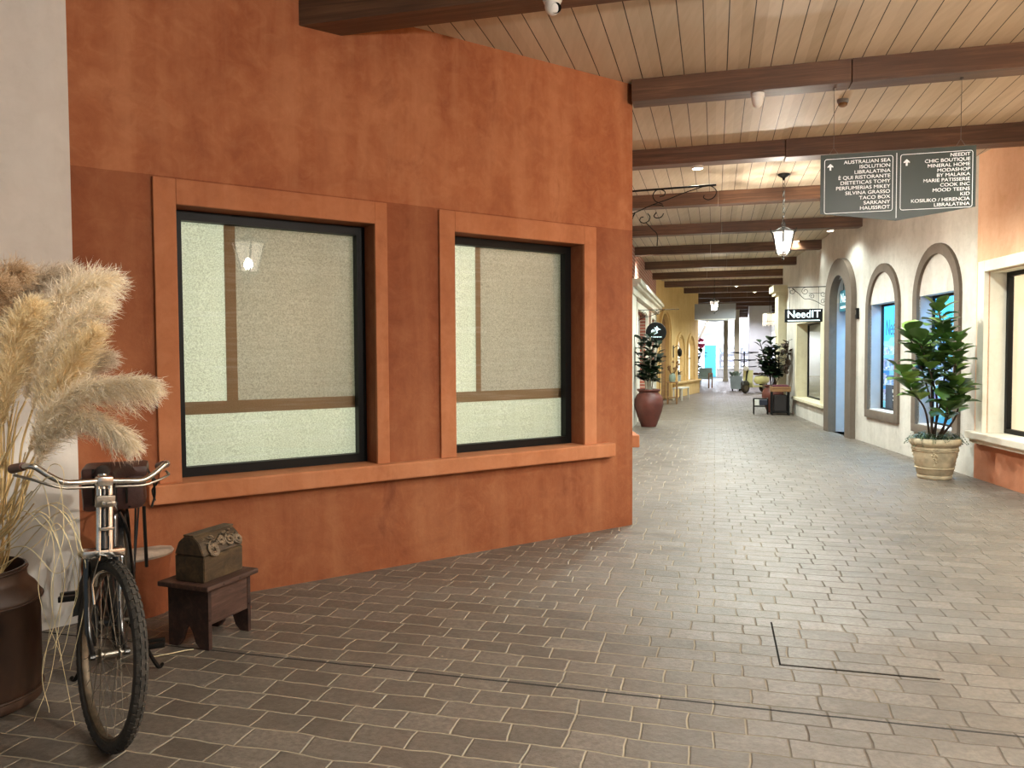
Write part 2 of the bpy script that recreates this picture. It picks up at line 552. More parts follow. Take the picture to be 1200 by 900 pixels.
def ring(bm, c, axis, R_, r, seg=32, sub=8, mtx=None):
    axis = Vector(axis).normalized(); u = axis.orthogonal().normalized(); w = axis.cross(u)
    c = Vector(c)
    vs = []
    for i in range(seg):
        a = 2 * PI * i / seg
        d = u * math.cos(a) + w * math.sin(a)
        row = []
        for k in range(sub):
            b = 2 * PI * k / sub
            p = c + d * (R_ + r * math.cos(b)) + axis * (r * math.sin(b))
            row.append(bm.verts.new(mtx @ p if mtx is not None else p))
        vs.append(row)
    for i in range(seg):
        for k in range(sub):
            bm.faces.new((vs[i][k], vs[(i + 1) % seg][k], vs[(i + 1) % seg][(k + 1) % sub], vs[i][(k + 1) % sub]))
    return bm


def lathe(bm, prof, seg=32, c=(0, 0, 0), squash=1.0):
    c = Vector(c)
    rings = []
    for r, z in prof:
        if r < 1e-5:
            rings.append([bm.verts.new(c + Vector((0, 0, z)))])
        else:
            rings.append([bm.verts.new(c + Vector((r * math.cos(2 * PI * k / seg), squash * r * math.sin(2 * PI * k / seg), z))) for k in range(seg)])
    for a, b in zip(rings, rings[1:]):
        for k in range(seg):
            k2 = (k + 1) % seg
            if len(a) == 1 and len(b) > 1:
                bm.faces.new((a[0], b[k], b[k2]))
            elif len(b) == 1 and len(a) > 1:
                bm.faces.new((a[k], a[k2], b[0]))
            elif len(a) > 1:
                bm.faces.new((a[k], a[k2], b[k2], b[k]))
    return bm


def prism(bm, poly, y0, y1, mtx=None):
    """polygon in x,z pushed from y0 to y1"""
    a = [bm.verts.new((x, y0, z)) for x, z in poly]
    b = [bm.verts.new((x, y1, z)) for x, z in poly]
    n = len(poly)
    bm.faces.new(a); bm.faces.new(b[::-1])
    for i in range(n):
        bm.faces.new((a[i], a[(i + 1) % n], b[(i + 1) % n], b[i]))
    if mtx is not None:
        for v in a + b:
            v.co = mtx @ v.co
    return bm


def quad(bm, *ps):
    bm.faces.new([bm.verts.new(p) for p in ps])


def text(name, body, size, mat, parent, loc, align='CENTER', face='front', extrude=0.002, xs=1.0, space=1.0):
    cu = bpy.data.curves.new(name, 'FONT')
    cu.body = body; cu.size = size; cu.align_x = align; cu.align_y = 'CENTER'
    cu.extrude = extrude; cu.space_line = space; cu.offset = 0.0
    cu.materials.append(M[mat])
    tmp = bpy.data.objects.new(name, cu); C.objects.link(tmp)
    bpy.context.view_layer.update()
    me = bpy.data.meshes.new_from_object(tmp.evaluated_get(bpy.context.evaluated_depsgraph_get()))
    C.objects.unlink(tmp); bpy.data.objects.remove(tmp)
    me.name = name
    o = bpy.data.objects.new(name, me); C.objects.link(o)
    o.parent = parent; o.location = loc
    o.rotation_euler = (PI / 2, 0, 0 if face == 'front' else PI)
    o.scale = (xs, 1, 1)
    return o


# wall helper: local x runs along the wall, +y points into the passage, z up
def arc_pts(c, hw, spring, n=16):
    return [(c + hw * math.cos(PI - PI * i / n), spring + hw * math.sin(PI * i / n)) for i in range(n + 1)]


def wall_sheet(bm, u0, u1, z1, holes, thick=0.12, z0=0.0):
    """holes: (ua, ub, za, zb, spring or None). plain wall with real openings and reveals"""
    u = u0
    y = -thick
    def q(a, b, c, d):
        quad(bm, *[(p[0], 0, p[1]) for p in (a, b, c, d)])
    for ua, ub, za, zb, spring in sorted(holes):
        if ua > u:
            q((u, z0), (ua, z0), (ua, z1), (u, z1))
        if za > z0:
            q((ua, z0), (ub, z0), (ub, za), (ua, za))
        top = arc_pts((ua + ub) / 2, (ub - ua) / 2, spring) if spring else [(ua, zb), (ub, zb)]
        for a, b in zip(top, top[1:]):
            q(a, b, (b[0], z1), (a[0], z1))
        loop = [(ua, za)] + top + [(ub, za)]
        for a, b in zip(loop, loop[1:] + loop[:1]):
            quad(bm, (a[0], 0, a[1]), (b[0], 0, b[1]), (b[0], y, b[1]), (a[0], y, a[1]))
        u = ub
    if u1 > u:
        q((u, z0), (u1, z0), (u1, z1), (u, z1))
    bmesh.ops.remove_doubles(bm, verts=bm.verts, dist=1e-4)
    return bm


def arch_trim(bm, c, hwo, hwi, spring_o, spring_i, z0, y_out=0.035, y_in=-0.05, sill=None):
    o = [(c - hwo, z0)] + arc_pts(c, hwo, spring_o, 20) + [(c + hwo, z0)]
    i = [(c - hwi, z0)] + arc_pts(c, hwi, spring_i, 20) + [(c + hwi, z0)]
    for k in range(len(o) - 1):
        a, b, d, e = o[k], o[k + 1], i[k + 1], i[k]
        quad(bm, *[(p[0], y_out, p[1]) for p in (a, b, d, e)])
        quad(bm, (a[0], y_out, a[1]), (b[0], y_out, b[1]), (b[0], -0.02, b[1]), (a[0], -0.02, a[1]))
        quad(bm, (e[0], y_out, e[1]), (d[0], y_out, d[1]), (d[0], y_in, d[1]), (e[0], y_in, e[1]))
    bmesh.ops.remove_doubles(bm, verts=bm.verts, dist=1e-4)
    if sill is not None:
        box(bm, c - hwo, c + hwo, y_in - .02, y_out, sill, z0, 0.006)
    return bm


def frame_bm(u0, u1, z0, z1, y0, y1, w):
    bm = NB()
    box(bm, u0, u0 + w, y0, y1, z0, z1); box(bm, u1 - w, u1, y0, y1, z0, z1)
    box(bm, u0 + w, u1 - w, y0, y1, z1 - w, z1); box(bm, u0 + w, u1 - w, y0, y1, z0, z0 + w)
    return bm


CEIL = 3.76
A = Vector((1.035, 6.60, 0))                 # free corner of the orange front
OR_ROT = math.atan2(-0.5645, -0.8254)
R1 = Vector((5.432, 9.0, 0))                 # where the apricot front meets the arched front
RW_ROT = math.atan2(13.034 - 8.975, 5.866 - 5.429)

def loc_of(o, rot, u, y, z):
    return Vector((o.x + u * math.cos(rot) - y * math.sin(rot), o.y + u * math.sin(rot) + y * math.cos(rot), z))

# ================================================================== THE SETTING
bm = NB(); quad(bm, (-9, -5, 0), (24, -5, 0), (24, 56, 0), (-9, 56, 0))
struct(done('floor', bm, 'floor'))
bm = NB(); box(bm, -9, 24, -5, 56, CEIL, CEIL + .1)
struct(done('ceiling', bm, 'ceiling'))

# --- orange front with its two windows
W1 = (2.385, 3.64, 0.735, 2.37); W2 = (0.548, 1.76, 0.735, 2.37)
bm = NB(); wall_sheet(bm, 0, 4.174, CEIL, [W1 + (None,), W2 + (None,)], 0.30)
bmesh.ops.subdivide_edges(bm, edges=[e for e in bm.edges if e.calc_length() > .5], cuts=3)
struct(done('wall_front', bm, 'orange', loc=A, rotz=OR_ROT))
for nm, (a, b, z0, z1), (oa, ob) in (('trim_1', W1, (2.294, 3.764)), ('trim_2', W2, (0.420, 1.888))):
    bm = NB()
    box(bm, oa, a, -.01, .022, .735, 2.518, .006); box(bm, b, ob, -.01, .022, .735, 2.518, .006); box(bm, a - .001, b + .001, -.01, .0215, z1, 2.518, .006)
    struct(done(nm, bm, 'orange_trim', loc=A, rotz=OR_ROT))
bm = NB(); box(bm, .255, 3.83, -.17, .075, .622, .736, .012)
struct(done('trim_3', bm, 'orange_trim', loc=A, rotz=OR_ROT))
for nm, (a, b, z0, z1) in (('window_1', W1), ('window_2', W2)):
    w = bpy.data.objects.new(nm, None); C.objects.link(w); w.location = A; w.rotation_euler = (0, 0, OR_ROT); struct(w)
    done('window_frame', frame_bm(a, b, z0, z1, -.22, -.155, .060), 'black_frame', w)
    bm = NB(); quad(bm, (a + .05, -.19, z0 + .05), (b - .05, -.19, z0 + .05), (b - .05, -.19, z1 - .05), (a + .05, -.19, z1 - .05))
    done('pane', bm, 'pane', w)

def cloth(bm, u0, u1, z0, z1, y, wav=.004):
    n, mz = 24, 16
    g = [[bm.verts.new((u0 + (u1 - u0) * i / n, y + wav * math.sin(i * 1.7 + j * .6) * math.sin(j * .5), z0 + (z1 - z0) * j / mz)) for j in range(mz + 1)] for i in range(n + 1)]
    for i in range(n):
        for j in range(mz):
            bm.faces.new((g[i][j], g[i + 1][j], g[i + 1][j + 1], g[i][j + 1]))

def blind(label, a, b, vs):
    t = thing('window_blind', label, 'blind', A, OR_ROT, 'screen blinds in the orange front')
    bm = NB(); cloth(bm, a - .22, b + .1, .70, 2.5, -.285); done('screen_fabric', bm, 'blind', t)
    bm = NB(); cloth(bm, a - .22, vs[0], 1.19, 2.5, -.262); done('front_fabric', bm, 'blind2', t)
    bm = NB(); box(bm, vs[0], vs[1], -.262, -.258, 1.19, 2.5); box(bm, a - .22, b + .1, -.262, -.258, 1.112, 1.193); done('brown_hem', bm, 'hem', t)
    bm = NB(); tube(bm, [(a - .2, -.27, 2.52), (b + .08, -.27, 2.52)], .022, 12); done('roller', bm, 'black_metal', t, smooth=40)
blind('pale lit screen blind with brown hem behind the larger left orange window', W1[0], W1[1], (3.235, 3.305))
blind('pale lit screen blind behind the smaller orange window nearer the passage', W2[0], W2[1], (1.372, 1.416))

# side of the orange building along the passage, with the end of its sill
bm = NB(); wall_sheet(bm, 0, 8.0, CEIL, [], .2)
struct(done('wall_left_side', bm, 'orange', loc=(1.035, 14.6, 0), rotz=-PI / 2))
bm = NB(); box(bm, 5.2, 7.6, -.02, .13, .622, .736, .01); box(bm, 5.0, 7.85, -.02, .02, 0, .3, .004)
struct(done('trim_4', bm, 'orange_trim', loc=(1.035, 14.6, 0), rotz=-PI / 2))

# white wall on the left
WC = A + Vector((-.8254, -.5645, 0)) * 4.174
bm = NB(); wall_sheet(bm, 0.0, 7.5, CEIL, [], .3)
bmesh.ops.subdivide_edges(bm, edges=bm.edges[:], cuts=4)
struct(done('wall_left', bm, 'white_wall', loc=WC, rotz=R(-135)))

# --- arched pale front on the right
a2 = (1.04, .555); a1 = (2.915, .555); dr = (4.93, .46)
holes = [(a2[0] - .555, a2[0] + .555, .49, 2.245, None), (a1[0] - .555, a1[0] + .555, .56, 2.245, None), (dr[0] - .46, dr[0] + .46, 0, 2.86, 2.40)]
bm = NB(); wall_sheet(bm, 0, 5.76, CEIL, holes, .19)
struct(done('wall_right', bm, 'arch_wall', loc=R1, rotz=RW_ROT))
for nm, c, hwo, so, z0, s0 in (('trim_5', 1.04, .69, 2.20, .49, .38), ('trim_6', 2.915, .685, 2.165, .56, .43)):
    bm = NB(); arch_trim(bm, c, hwo, .555, so, so, z0, .04, -.012, s0)
    struct(done(nm, bm, 'taupe', loc=R1, rotz=RW_ROT, smooth=35))
bm = NB(); arch_trim(bm, 4.905, .765, .47, 2.405, 2.40, 0, .09, -.05)
struct(done('trim_7', bm, 'taupe', loc=R1, rotz=RW_ROT, smooth=35))
for nm, c, z0 in (('window_3', 1.04, .49), ('window_4', 2.915, .56)):
    w = bpy.data.objects.new(nm, None); C.objects.link(w); w.location = R1; w.rotation_euler = (0, 0, RW_ROT); struct(w)
    done('window_frame', frame_bm(c - .555, c + .555, z0, 2.245, -.20, -.165, .035), 'black_frame', w)
    bm = NB(); quad(bm, (c - .53, -.18, z0 + .03), (c + .53, -.18, z0 + .03), (c + .53, -.18, 2.22), (c - .53, -.18, 2.22))
    done('pane', bm, 'pane', w)
    text('window_lettering', 'NeedIT', .36, 'print_grey', w, (c + .02, -.172, 1.86), face='back', xs=.62)
    bm = NB(); box(bm, c - .55, c + .55, -.19, 0.0, z0 - .005, z0 + .012); done('inner_sill', bm, 'white_wall', w)
# door of the arched front
w = bpy.data.objects.new('door_1', None); C.objects.link(w); w.location = R1; w.rotation_euler = (0, 0, RW_ROT); struct(w)
bm = frame_bm(4.46, 5.40, 0.0, 2.18, -.34, -.29, .04); box(bm, 4.46, 5.40, -.34, -.29, 2.16, 2.22); done('door_frame', bm, 'black_frame', w)
bm = NB(); quad(bm, (4.50, -.315, .04), (5.36, -.315, .04), (5.36, -.315, 2.16), (4.50, -.315, 2.16)); done('pane', bm, 'pane', w)
bm = NB(); tube(bm, [(4.62, -.27, .85), (4.62, -.27, 1.35)], .014, 10); done('door_handle', bm, 'steel', w, smooth=40)
bm = NB(); box(bm, 4.46, 5.40, -.33, -.29, 2.22, 2.9); done('door_head', bm, 'white_wall', w)
# reveals of the door, blue cast of the shop light put into their grey
bm = NB(); box(bm, 5.385, 5.42, -.30, -.02, 0, 2.4); struct(done('trim_8', bm, 'reveal', loc=R1, rotz=RW_ROT))
for nm, u, z0 in (('trim_9', 1.04 + .555, .49), ('trim_10', 2.915 + .555, .56)):
    bm = NB(); box(bm, u - .012, u + .01, -.165, -.012, z0 + .012, 2.24); struct(done(nm, bm, 'reveal', loc=R1, rotz=RW_ROT))

# shop behind the arched front
bm = NB()
box(bm, -.1, 5.9, -3.0, -2.95, 0, 3.0); box(bm, -.15, -.1, -3, -.2, 0, 3.0); box(bm, 5.9, 5.95, -3, -.2, 0, 3.0); box(bm, -.1, 5.9, -3, -.25, 3.0, 3.05)
struct(done('wall_shop_inside', bm, 'shop_white', loc=R1, rotz=RW_ROT))

# --- apricot front nearest on the right, with its big window
ow = (-2.9, -.275, .555, 2.385)
bm = NB(); wall_sheet(bm, -10.5, 0, CEIL, [ow + (None,)], .22)
struct(done('wall_right_near', bm, 'orange_right', loc=R1, rotz=RW_ROT))
bm = NB()
box(bm, -.275, -.125, -.01, .05, .555, 2.51, .006); box(bm, -3.05, -2.9, -.01, .05, .555, 2.51, .006); box(bm, -2.9, -.275, -.01, .0495, 2.385, 2.51, .006)
box(bm, -3.15, -.0, -.2, .115, .475, .556, .012); box(bm, -3.1, -.03, -.02, .075, .425, .476, .01)
struct(done('trim_11', bm, 'cream_trim', loc=R1, rotz=RW_ROT))
bm = NB(); box(bm, -.283, -.262, -.2, -.012, .557, 2.384); box(bm, -2.9, -.27, -.2, -.012, 2.372, 2.388); struct(done('trim_12', bm, 'cream_trim', loc=R1, rotz=RW_ROT))
w = bpy.data.objects.new('window_5', None); C.objects.link(w); w.location = R1; w.rotation_euler = (0, 0, RW_ROT); struct(w)
done('window_frame', frame_bm(-2.9, -.284, .557, 2.372, -.24, -.185, .05), 'black_frame', w)
bm = NB(); quad(bm, (-2.85, -.21, .6), (-.32, -.21, .6), (-.32, -.21, 2.33), (-2.85, -.21, 2.33)); done('pane', bm, 'pane', w)
bm = NB(); box(bm, -3.4, -.18, -1.45, -1.4, 0, 2.9); box(bm, -.2, -.15, -1.45, -.25, 0, 2.9); box(bm, -3.4, -.18, -1.4, -.25, .45, .5); box(bm, -3.4, -.18, -1.4, -.25, 2.85, 2.9)
struct(done('wall_display_inside', bm, 'warm_room', loc=R1, rotz=RW_ROT))

# --- cream front beyond the door
S0 = Vector((6.10, 14.70, 0)); S_ROT = math.atan2(.983, .181)
bm = NB(); wall_sheet(bm, 0, 5.6, CEIL, [(.86, 3.5, .44, 2.15, None)], .26)
struct(done('wall_right_far', bm, 'arch_wall', loc=S0, rotz=S_ROT))
bm = NB()
box(bm, .55, .86, -.02, .015, .44, 2.3, .005); box(bm, 3.5, 3.7, -.02, .015, .44, 2.3, .005); box(bm, .55, 3.7, -.02, .0145, 2.15, 2.3, .005)
box(bm, .45, 3.8, -.24, .07, .375, .441, .01); box(bm, 3.49, 3.505, -.25, -.01, .44, 2.15)
struct(done('trim_13', bm, 'cream', loc=S0, rotz=S_ROT))
bm = NB(); box(bm, 5.0, 5.55, -.05, .2, 0, 2.95, .01); box(bm, 4.94, 5.61, -.05, .27, 2.95, 3.03, .01); box(bm, 4.88, 5.67, -.05, .34, 3.03, 3.2, .02); box(bm, 4.95, 5.6, -.05, .25, 0, .2, .01)
struct(done('trim_14', bm, 'cream', loc=S0, rotz=S_ROT))
w = bpy.data.objects.new('window_6', None); C.objects.link(w); w.location = S0; w.rotation_euler = (0, 0, S_ROT); struct(w)
done('window_frame', frame_bm(.86, 3.5, .44, 2.15, -.27, -.23, .035), 'black_frame', w)
bm = NB(); quad(bm, (.89, -.25, .47), (3.47, -.25, .47), (3.47, -.25, 2.12), (.89, -.25, 2.12)); done('pane', bm, 'pane', w)
bm = NB(); box(bm, .8, 3.6, -.6, -.56, .3, 2.3); done('closed_panel', bm, 'cream', w)
bm = NB(); wall_sheet(bm, 0, 31.0, CEIL, [], .2)
struct(done('wall_right_end', bm, 'cream', loc=(7.15, 20.2, 0), rotz=math.atan2(.937, .35)))

# --- left side further in: brick front, then yellow front
B0 = Vector((4.39, 23.4, 0)); B_ROT = math.atan2(-.969, -.2467)
bm = NB(); wall_sheet(bm, 0, 8.67, CEIL, [(.9, 2.6, .0, 2.45, None), (4.0, 6.9, .35, 2.45, None)], .25)
struct(done('wall_brick', bm, 'brick', loc=B0, rotz=B_ROT))
bm = NB()
for a, b, z in ((.9, 2.6, 0), (4.0, 6.9, .35)):
    box(bm, a - .2, a, -.02, .06, 0, 2.6, .01); box(bm, b, b + .2, -.02, .06, 0, 2.6, .01); box(bm, a, b, -.02, .055, 2.45, 2.6, .01)
box(bm, .3, 8.6, -.02, .12, 2.66, 2.80, .01); box(bm, .3, 8.6, -.02, .2, 2.80, 2.86, .01); box(bm, .3, 8.6, -.02, .26, 2.86, 2.95, .015)
box(bm, 7.5, 8.6, -.02, .08, 0, 2.66, .01)
struct(done('trim_15', bm, 'cream_trim', loc=B0, rotz=B_ROT))
for nm, (a, b, z) in (('window_7', (4.0, 6.9, .35)), ('door_2', (.9, 2.6, 0.0))):
    w = bpy.data.objects.new(nm, None); C.objects.link(w); w.location = B0; w.rotation_euler = (0, 0, B_ROT); struct(w)
    done('frame', frame_bm(a, b, z, 2.45, -.2, -.15, .06), 'white_paint', w)
    bm = NB(); quad(bm, (a, -.18, z), (b, -.18, z), (b, -.18, 2.4), (a, -.18, 2.4)); done('pane', bm, 'pane', w)
    bm = NB(); box(bm, a - .1, b + .1, -.9, -.85, 0, 2.6); done('lit_backdrop', bm, 'warm_room', w)
bm = NB(); wall_sheet(bm, 0, 1.22, CEIL, [], .2)
struct(done('wall_brick_return', bm, 'cream_trim', loc=(2.25, 15.0, 0), rotz=PI))

Y0 = Vector((7.04, 29.05, 0)); Y_ROT = math.atan2(-.904, -.427)
ya = [(1.30, .50), (2.95, .50)]
bm = NB(); wall_sheet(bm, 0, 6.27, CEIL, [(.80, 1.80, .52, 2.05, 1.55), (2.45, 3.45, .52, 2.05, 1.55), (4.45, 5.65, 0, 2.75, 2.15)], .13)
struct(done('wall_yellow', bm, 'yellow', loc=Y0, rotz=Y_ROT))
bm = NB(); box(bm, -.05, 4.1, -.3, .12, .46, .52, .01); box(bm, 0, 4.0, -.02, .06, 0, .46, .01)
struct(done('trim_16', bm, 'yellow', loc=Y0, rotz=Y_ROT))
for nm, c, hw, s, z0 in (('trim_17', 1.30, .66, 1.55, .52), ('trim_18', 2.95, .66, 1.55, .52), ('trim_19', 5.05, .76, 2.15, 0)):
    bm = NB(); arch_trim(bm, c, hw, hw - .1, s, s, z0, .05, -.02); struct(done(nm, bm, 'yellow', loc=Y0, rotz=Y_ROT, smooth=35))
for nm, c, hw, z0, top in (('window_8', 1.30, .5, .52, 2.05), ('window_9', 2.95, .5, .52, 2.05), ('door_3', 5.05, .6, 0, 2.75)):
    w = bpy.data.objects.new(nm, None); C.objects.link(w); w.location = Y0; w.rotation_euler = (0, 0, Y_ROT); struct(w)
    bm = NB(); box(bm, c - hw, c + hw, -.19, -.13, z0, top); done('lit_pane' if nm != 'door_3' else 'door_leaf', bm, 'lit_white' if nm != 'door_3' else 'tan_wood', w)
    bm = NB(); box(bm, c - .02, c + .02, -.13, -.11, z0, top); box(bm, c - hw, c + hw, -.13, -.11, (z0 + top) / 2, (z0 + top) / 2 + .03); done('glazing_bar', bm, 'black_metal', w)

# --- far end of the passage
FR = R(180 - 14.8)
def pc(p, c, z=0.0):
    v = PDIR * p + CDIR * c
    return Vector((v.x, v.y, z))
E0 = pc(7.5, 49.5)
bm = NB(); wall_sheet(bm, 0, 16, CEIL, [(1.0, 11.0, 0, 2.75, None)], .2)
struct(done('wall_far', bm, 'shop_white', loc=E0, rotz=FR))
bm = NB(); box(bm, .5, 11.5, -3.2, -3.1, 0, 3.2); box(bm, .5, 11.5, -3.2, -.2, 2.95, 3.05); box(bm, .45, .5, -3.2, -.2, 0, 3); box(bm, 11.5, 11.55, -3.2, -.2, 0, 3)
struct(done('wall_far_shop', bm, 'shop_white', loc=E0, rotz=FR))
for nm, p, c, w_, h, mt in (('trim_20', 1.95, 36.4, .95, CEIL, 'shop_white'), ('trim_21', 1.05, 40.0, .24, CEIL, 'cream'), ('trim_22', .55, 42.0, .22, CEIL, 'cream')):
    bm = NB(); box(bm, -w_ / 2, w_ / 2, -w_ / 2, w_ / 2, 0, h, .02); box(bm, -w_ / 2 - .03, w_ / 2 + .03, -w_ / 2 - .03, w_ / 2 + .03, 0, .15, .01)
    o = struct(done(nm, bm, mt, loc=pc(p, c), rotz=-CORR))

# --- ceiling beams across the passage
def line_p(c, pts):
    q = [(v.dot(PDIR), v.dot(CDIR)) for v in (Vector((x, y, 0)) for x, y in pts)]
    for (p0, c0), (p1, c1) in zip(q, q[1:]):
        if (c0 - c) * (c1 - c) <= 0 and abs(c1 - c0) > 1e-6:
            return p0 + (p1 - p0) * (c - c0) / (c1 - c0)
    return None
RL = [(3.9, -6), (5.432, 9.0), (6.05, 14.7), (6.10, 14.7), (7.15, 20.2), (18.7, 51.0), (21, 58)]
LL = [(1.035, 6.6), (1.035, 14.6), (2.25, 15.0), (4.39, 23.4), (7.04, 29.05), (7.8, 34), (10, 58)]
cs = [(0.30, .19), (2.45, .19), (4.575, .22), (6.62, .19), (8.87, .20), (11.36, .20), (14.04, .2), (16.77, .2), (19.52, .2), (22.2, .2), (24.9, .2), (27.6, .2), (30.3, .2), (33.0, .2), (35.8, .2), (38.6, .2), (41.4, .2), (44.2, .2), (47.0, .2)]
for i, (c, w_) in enumerate(cs):
    pr = line_p(c, RL) or 5
    if i < 3:
        pl = -3.4 if i == 2 else -6
    elif i == 3:
        pl = A.dot(PDIR) + .005
    else:
        pl = line_p(c, LL) or -3
        if c > 31: pl -= 4
    bm = NB()
    # each beam is boxed from two lengths of board meeting in a butt joint
    j = pl + (pr - pl) * (0.42 if i % 2 else .55)
    if i == 3: j = 1.02
    if i == 4: j = pl + 1.52 if False else 0.72
    box(bm, pl - (0 if i == 3 else .12), j - .002, c - w_ / 2, c + w_ / 2, CEIL - .18, CEIL + .02, .006)
    dz = .012 if i == 4 else .003
    box(bm, j + .002, pr + .15, c - w_ / 2 - dz, c + w_ / 2 + dz, CEIL - .18 - dz, CEIL + .02, .006)
    o = struct(done('ceiling_beam', bm, 'beam', rotz=-CORR))

# ================================================================== THINGS
# ---- lanterns
def scale_bm(bm, s):
    for v in bm.verts: v.co *= s
def make_lantern(label, loc, bulb='bulb', drop=.63, group=None, rz=0.2, s=1.0):
    t = thing('hanging_lantern', label, 'lantern', loc, rz, group)      # origin at the ceiling rose
    bm = NB(); lathe(bm, [(0, 0), (.075, 0), (.075, -.012), (.05, -.03), (.02, -.05), (.012, -.08), (0, -.08)], 20); done('ceiling_rose', bm, 'black_metal', t, smooth=40)
    bm = NB(); n = max(4, int((drop - .08) / .05)); st = (drop - .06) / n
    for i in range(n):
        z = -.07 - st * i
        m = Matrix.Translation((0, 0, z - st / 2)) @ Matrix.Rotation(PI / 2 * (i % 2), 4, 'Z') @ Matrix.Diagonal((.62, 1, 1, 1))
        b = NB(); ring(b, (0, 0, 0), (0, 1, 0), st * .55, .0042, 14, 5); b.transform(Matrix.Translation((0, 0, z - st / 2)) @ Matrix.Rotation(PI / 2 * (i % 2), 4, 'Z') @ Matrix.Diagonal((.55, 1, 1, 1))); merge(bm, b)
    done('chain', bm, 'black_metal', t, smooth=60)
    T = -drop
    top, bot = .155 * s, .078 * s
    z1, z0 = T - .10 * s, T - .37 * s
    bm = NB()
    ring(bm, (0, 0, T - .01), (0, 1, 0), .026 * s, .005, 20, 6)
    lathe(bm, [(.006, T - .03), (.028 * s, T - .04), (.022 * s, T - .06 * s), (.03 * s, T - .075 * s), (.0, T - .08 * s)], 12)
    for k in range(6):
        a = PI / 3 * k; d = Vector((math.cos(a), math.sin(a), 0))
        d2 = Vector((math.cos(a + PI / 3), math.sin(a + PI / 3), 0))
        Z = Vector((0, 0, 1))
        tube(bm, spline([Z * (T - .05 * s), d * .05 * s + Z * (T - .055 * s), d * .10 * s + Z * (T - .085 * s), d * top + Z * z1], 4), .0065 * s, 6)
        tube(bm, [d * top + Z * z1, d * bot + Z * z0], .0085 * s, 6)
        tube(bm, [d * top + Z * z1, d2 * top + Z * z1], .010 * s, 6)
        tube(bm, [d * bot + Z * z0, d2 * bot + Z * z0], .007 * s, 6)
        tube(bm, spline([d * top + Z * z1, d * (top + .022 * s) + Z * (z1 + .012 * s), d * (top + .02 * s) + Z * (z1 + .035 * s)], 4), .005 * s, 6)
        tube(bm, spline([d * bot + Z * z0, d * bot * .7 + Z * (z0 - .03 * s), Z * (z0 - .045 * s)], 4), .005 * s, 6)
        tube(bm, spline([d * bot + Z * z0, d * (bot + .025 * s) + Z * (z0 + .0), d * (bot + .03 * s) + Z * (z0 + .025 * s)], 4), .004 * s, 6)
    lathe(bm, [(0, z0 - .03 * s), (.016 * s, z0 - .045 * s), (.01 * s, z0 - .06 * s), (.018 * s, z0 - .07 * s), (0, z0 - .095 * s)], 12)
    done('cage', bm, 'black_metal', t, smooth=50)
    bm = NB()
    for k in range(6):
        a = PI / 3 * k; b_ = a + PI / 3
        quad(bm, (top * .97 * math.cos(a), top * .97 * math.sin(a), z1), (top * .97 * math.cos(b_), top * .97 * math.sin(b_), z1), (bot * .97 * math.cos(b_), bot * .97 * math.sin(b_), z0), (bot * .97 * math.cos(a), bot * .97 * math.sin(a), z0))
    done('glass', bm, 'lamp_glass_near' if bulb == 'bulb_near' else 'lamp_glass', t)
    bm = NB()
    lathe(bm, [(0, z0 + .13 * s), (.02 * s, z0 + .12 * s), (.034 * s, z0 + .09 * s), (.034 * s, z0 + .065 * s), (.018 * s, z0 + .035 * s), (0, z0 + .03 * s)], 16)
    done('bulb', bm, bulb, t, smooth=60)
    bm = NB(); lathe(bm, [(0, z0 + .035 * s), (.014 * s, z0 + .03 * s), (.014 * s, z0), (0, z0)], 10); done('lamp_holder', bm, 'black_metal', t, smooth=40)
    return t
make_lantern('black iron lantern with glowing glass hanging nearest, left of the directory board', (3.484, 9.896, CEIL), drop=.63)
make_lantern('smaller-looking black lantern hanging further down the passage before the grey board', (5.66, 21.5, CEIL), 'bulb_far', drop=.72)
make_lantern('large black lantern overhead, seen mirrored in the larger left window', (2.42, 1.51, CEIL), 'bulb_near', drop=.66, s=1.45)

# ---- downlights
def make_downlight(label, loc):
    t = thing('downlight', label, 'downlight', loc, 0, 'small round downlights along the ceiling')
    bm = NB(); lathe(bm, [(.066, 0), (.068, -.022), (.06, -.027), (.054, -.02), (.05, 0)], 24); done('housing', bm, 'white_plastic', t, smooth=40)
    bm = NB(); lathe(bm, [(0, -.024), (.03, -.023), (.055, -.019)], 24); done('lens', bm, 'spot_disc', t)
    return t
DL = [((2.10, 8.72), 'glowing downlight on the wide two-tone beam left of the nearest lantern'),
      ((2.50, 11.36), 'glowing downlight beneath the black scroll bracket'),
      ((3.23, 16.64), 'glowing downlight on the left, between the bracket and the round sign'),
      ((4.95, 25.0), 'far downlight above the arched yellow front'),
      ((5.45, 13.2), 'glowing downlight just below the pointed foot of the directory board'),
      ((5.78, 15.68), 'downlight half hidden behind the nearest lantern'),
      ((8.3, 26.3), 'far downlight above the cream pilaster on the right'),
      ((7.0, 24.0), 'far downlight right of the second lantern')]
spots = []
for (x, y), lab in DL:
    c = Vector((x, y, 0)).dot(CDIR)
    on = any(abs(c - q) < w_ / 2 + .03 for q, w_ in cs)
    z = CEIL - .18 if on else CEIL
    make_downlight(lab, (x, y, z - .002)); spots.append((x, y, z - .045))

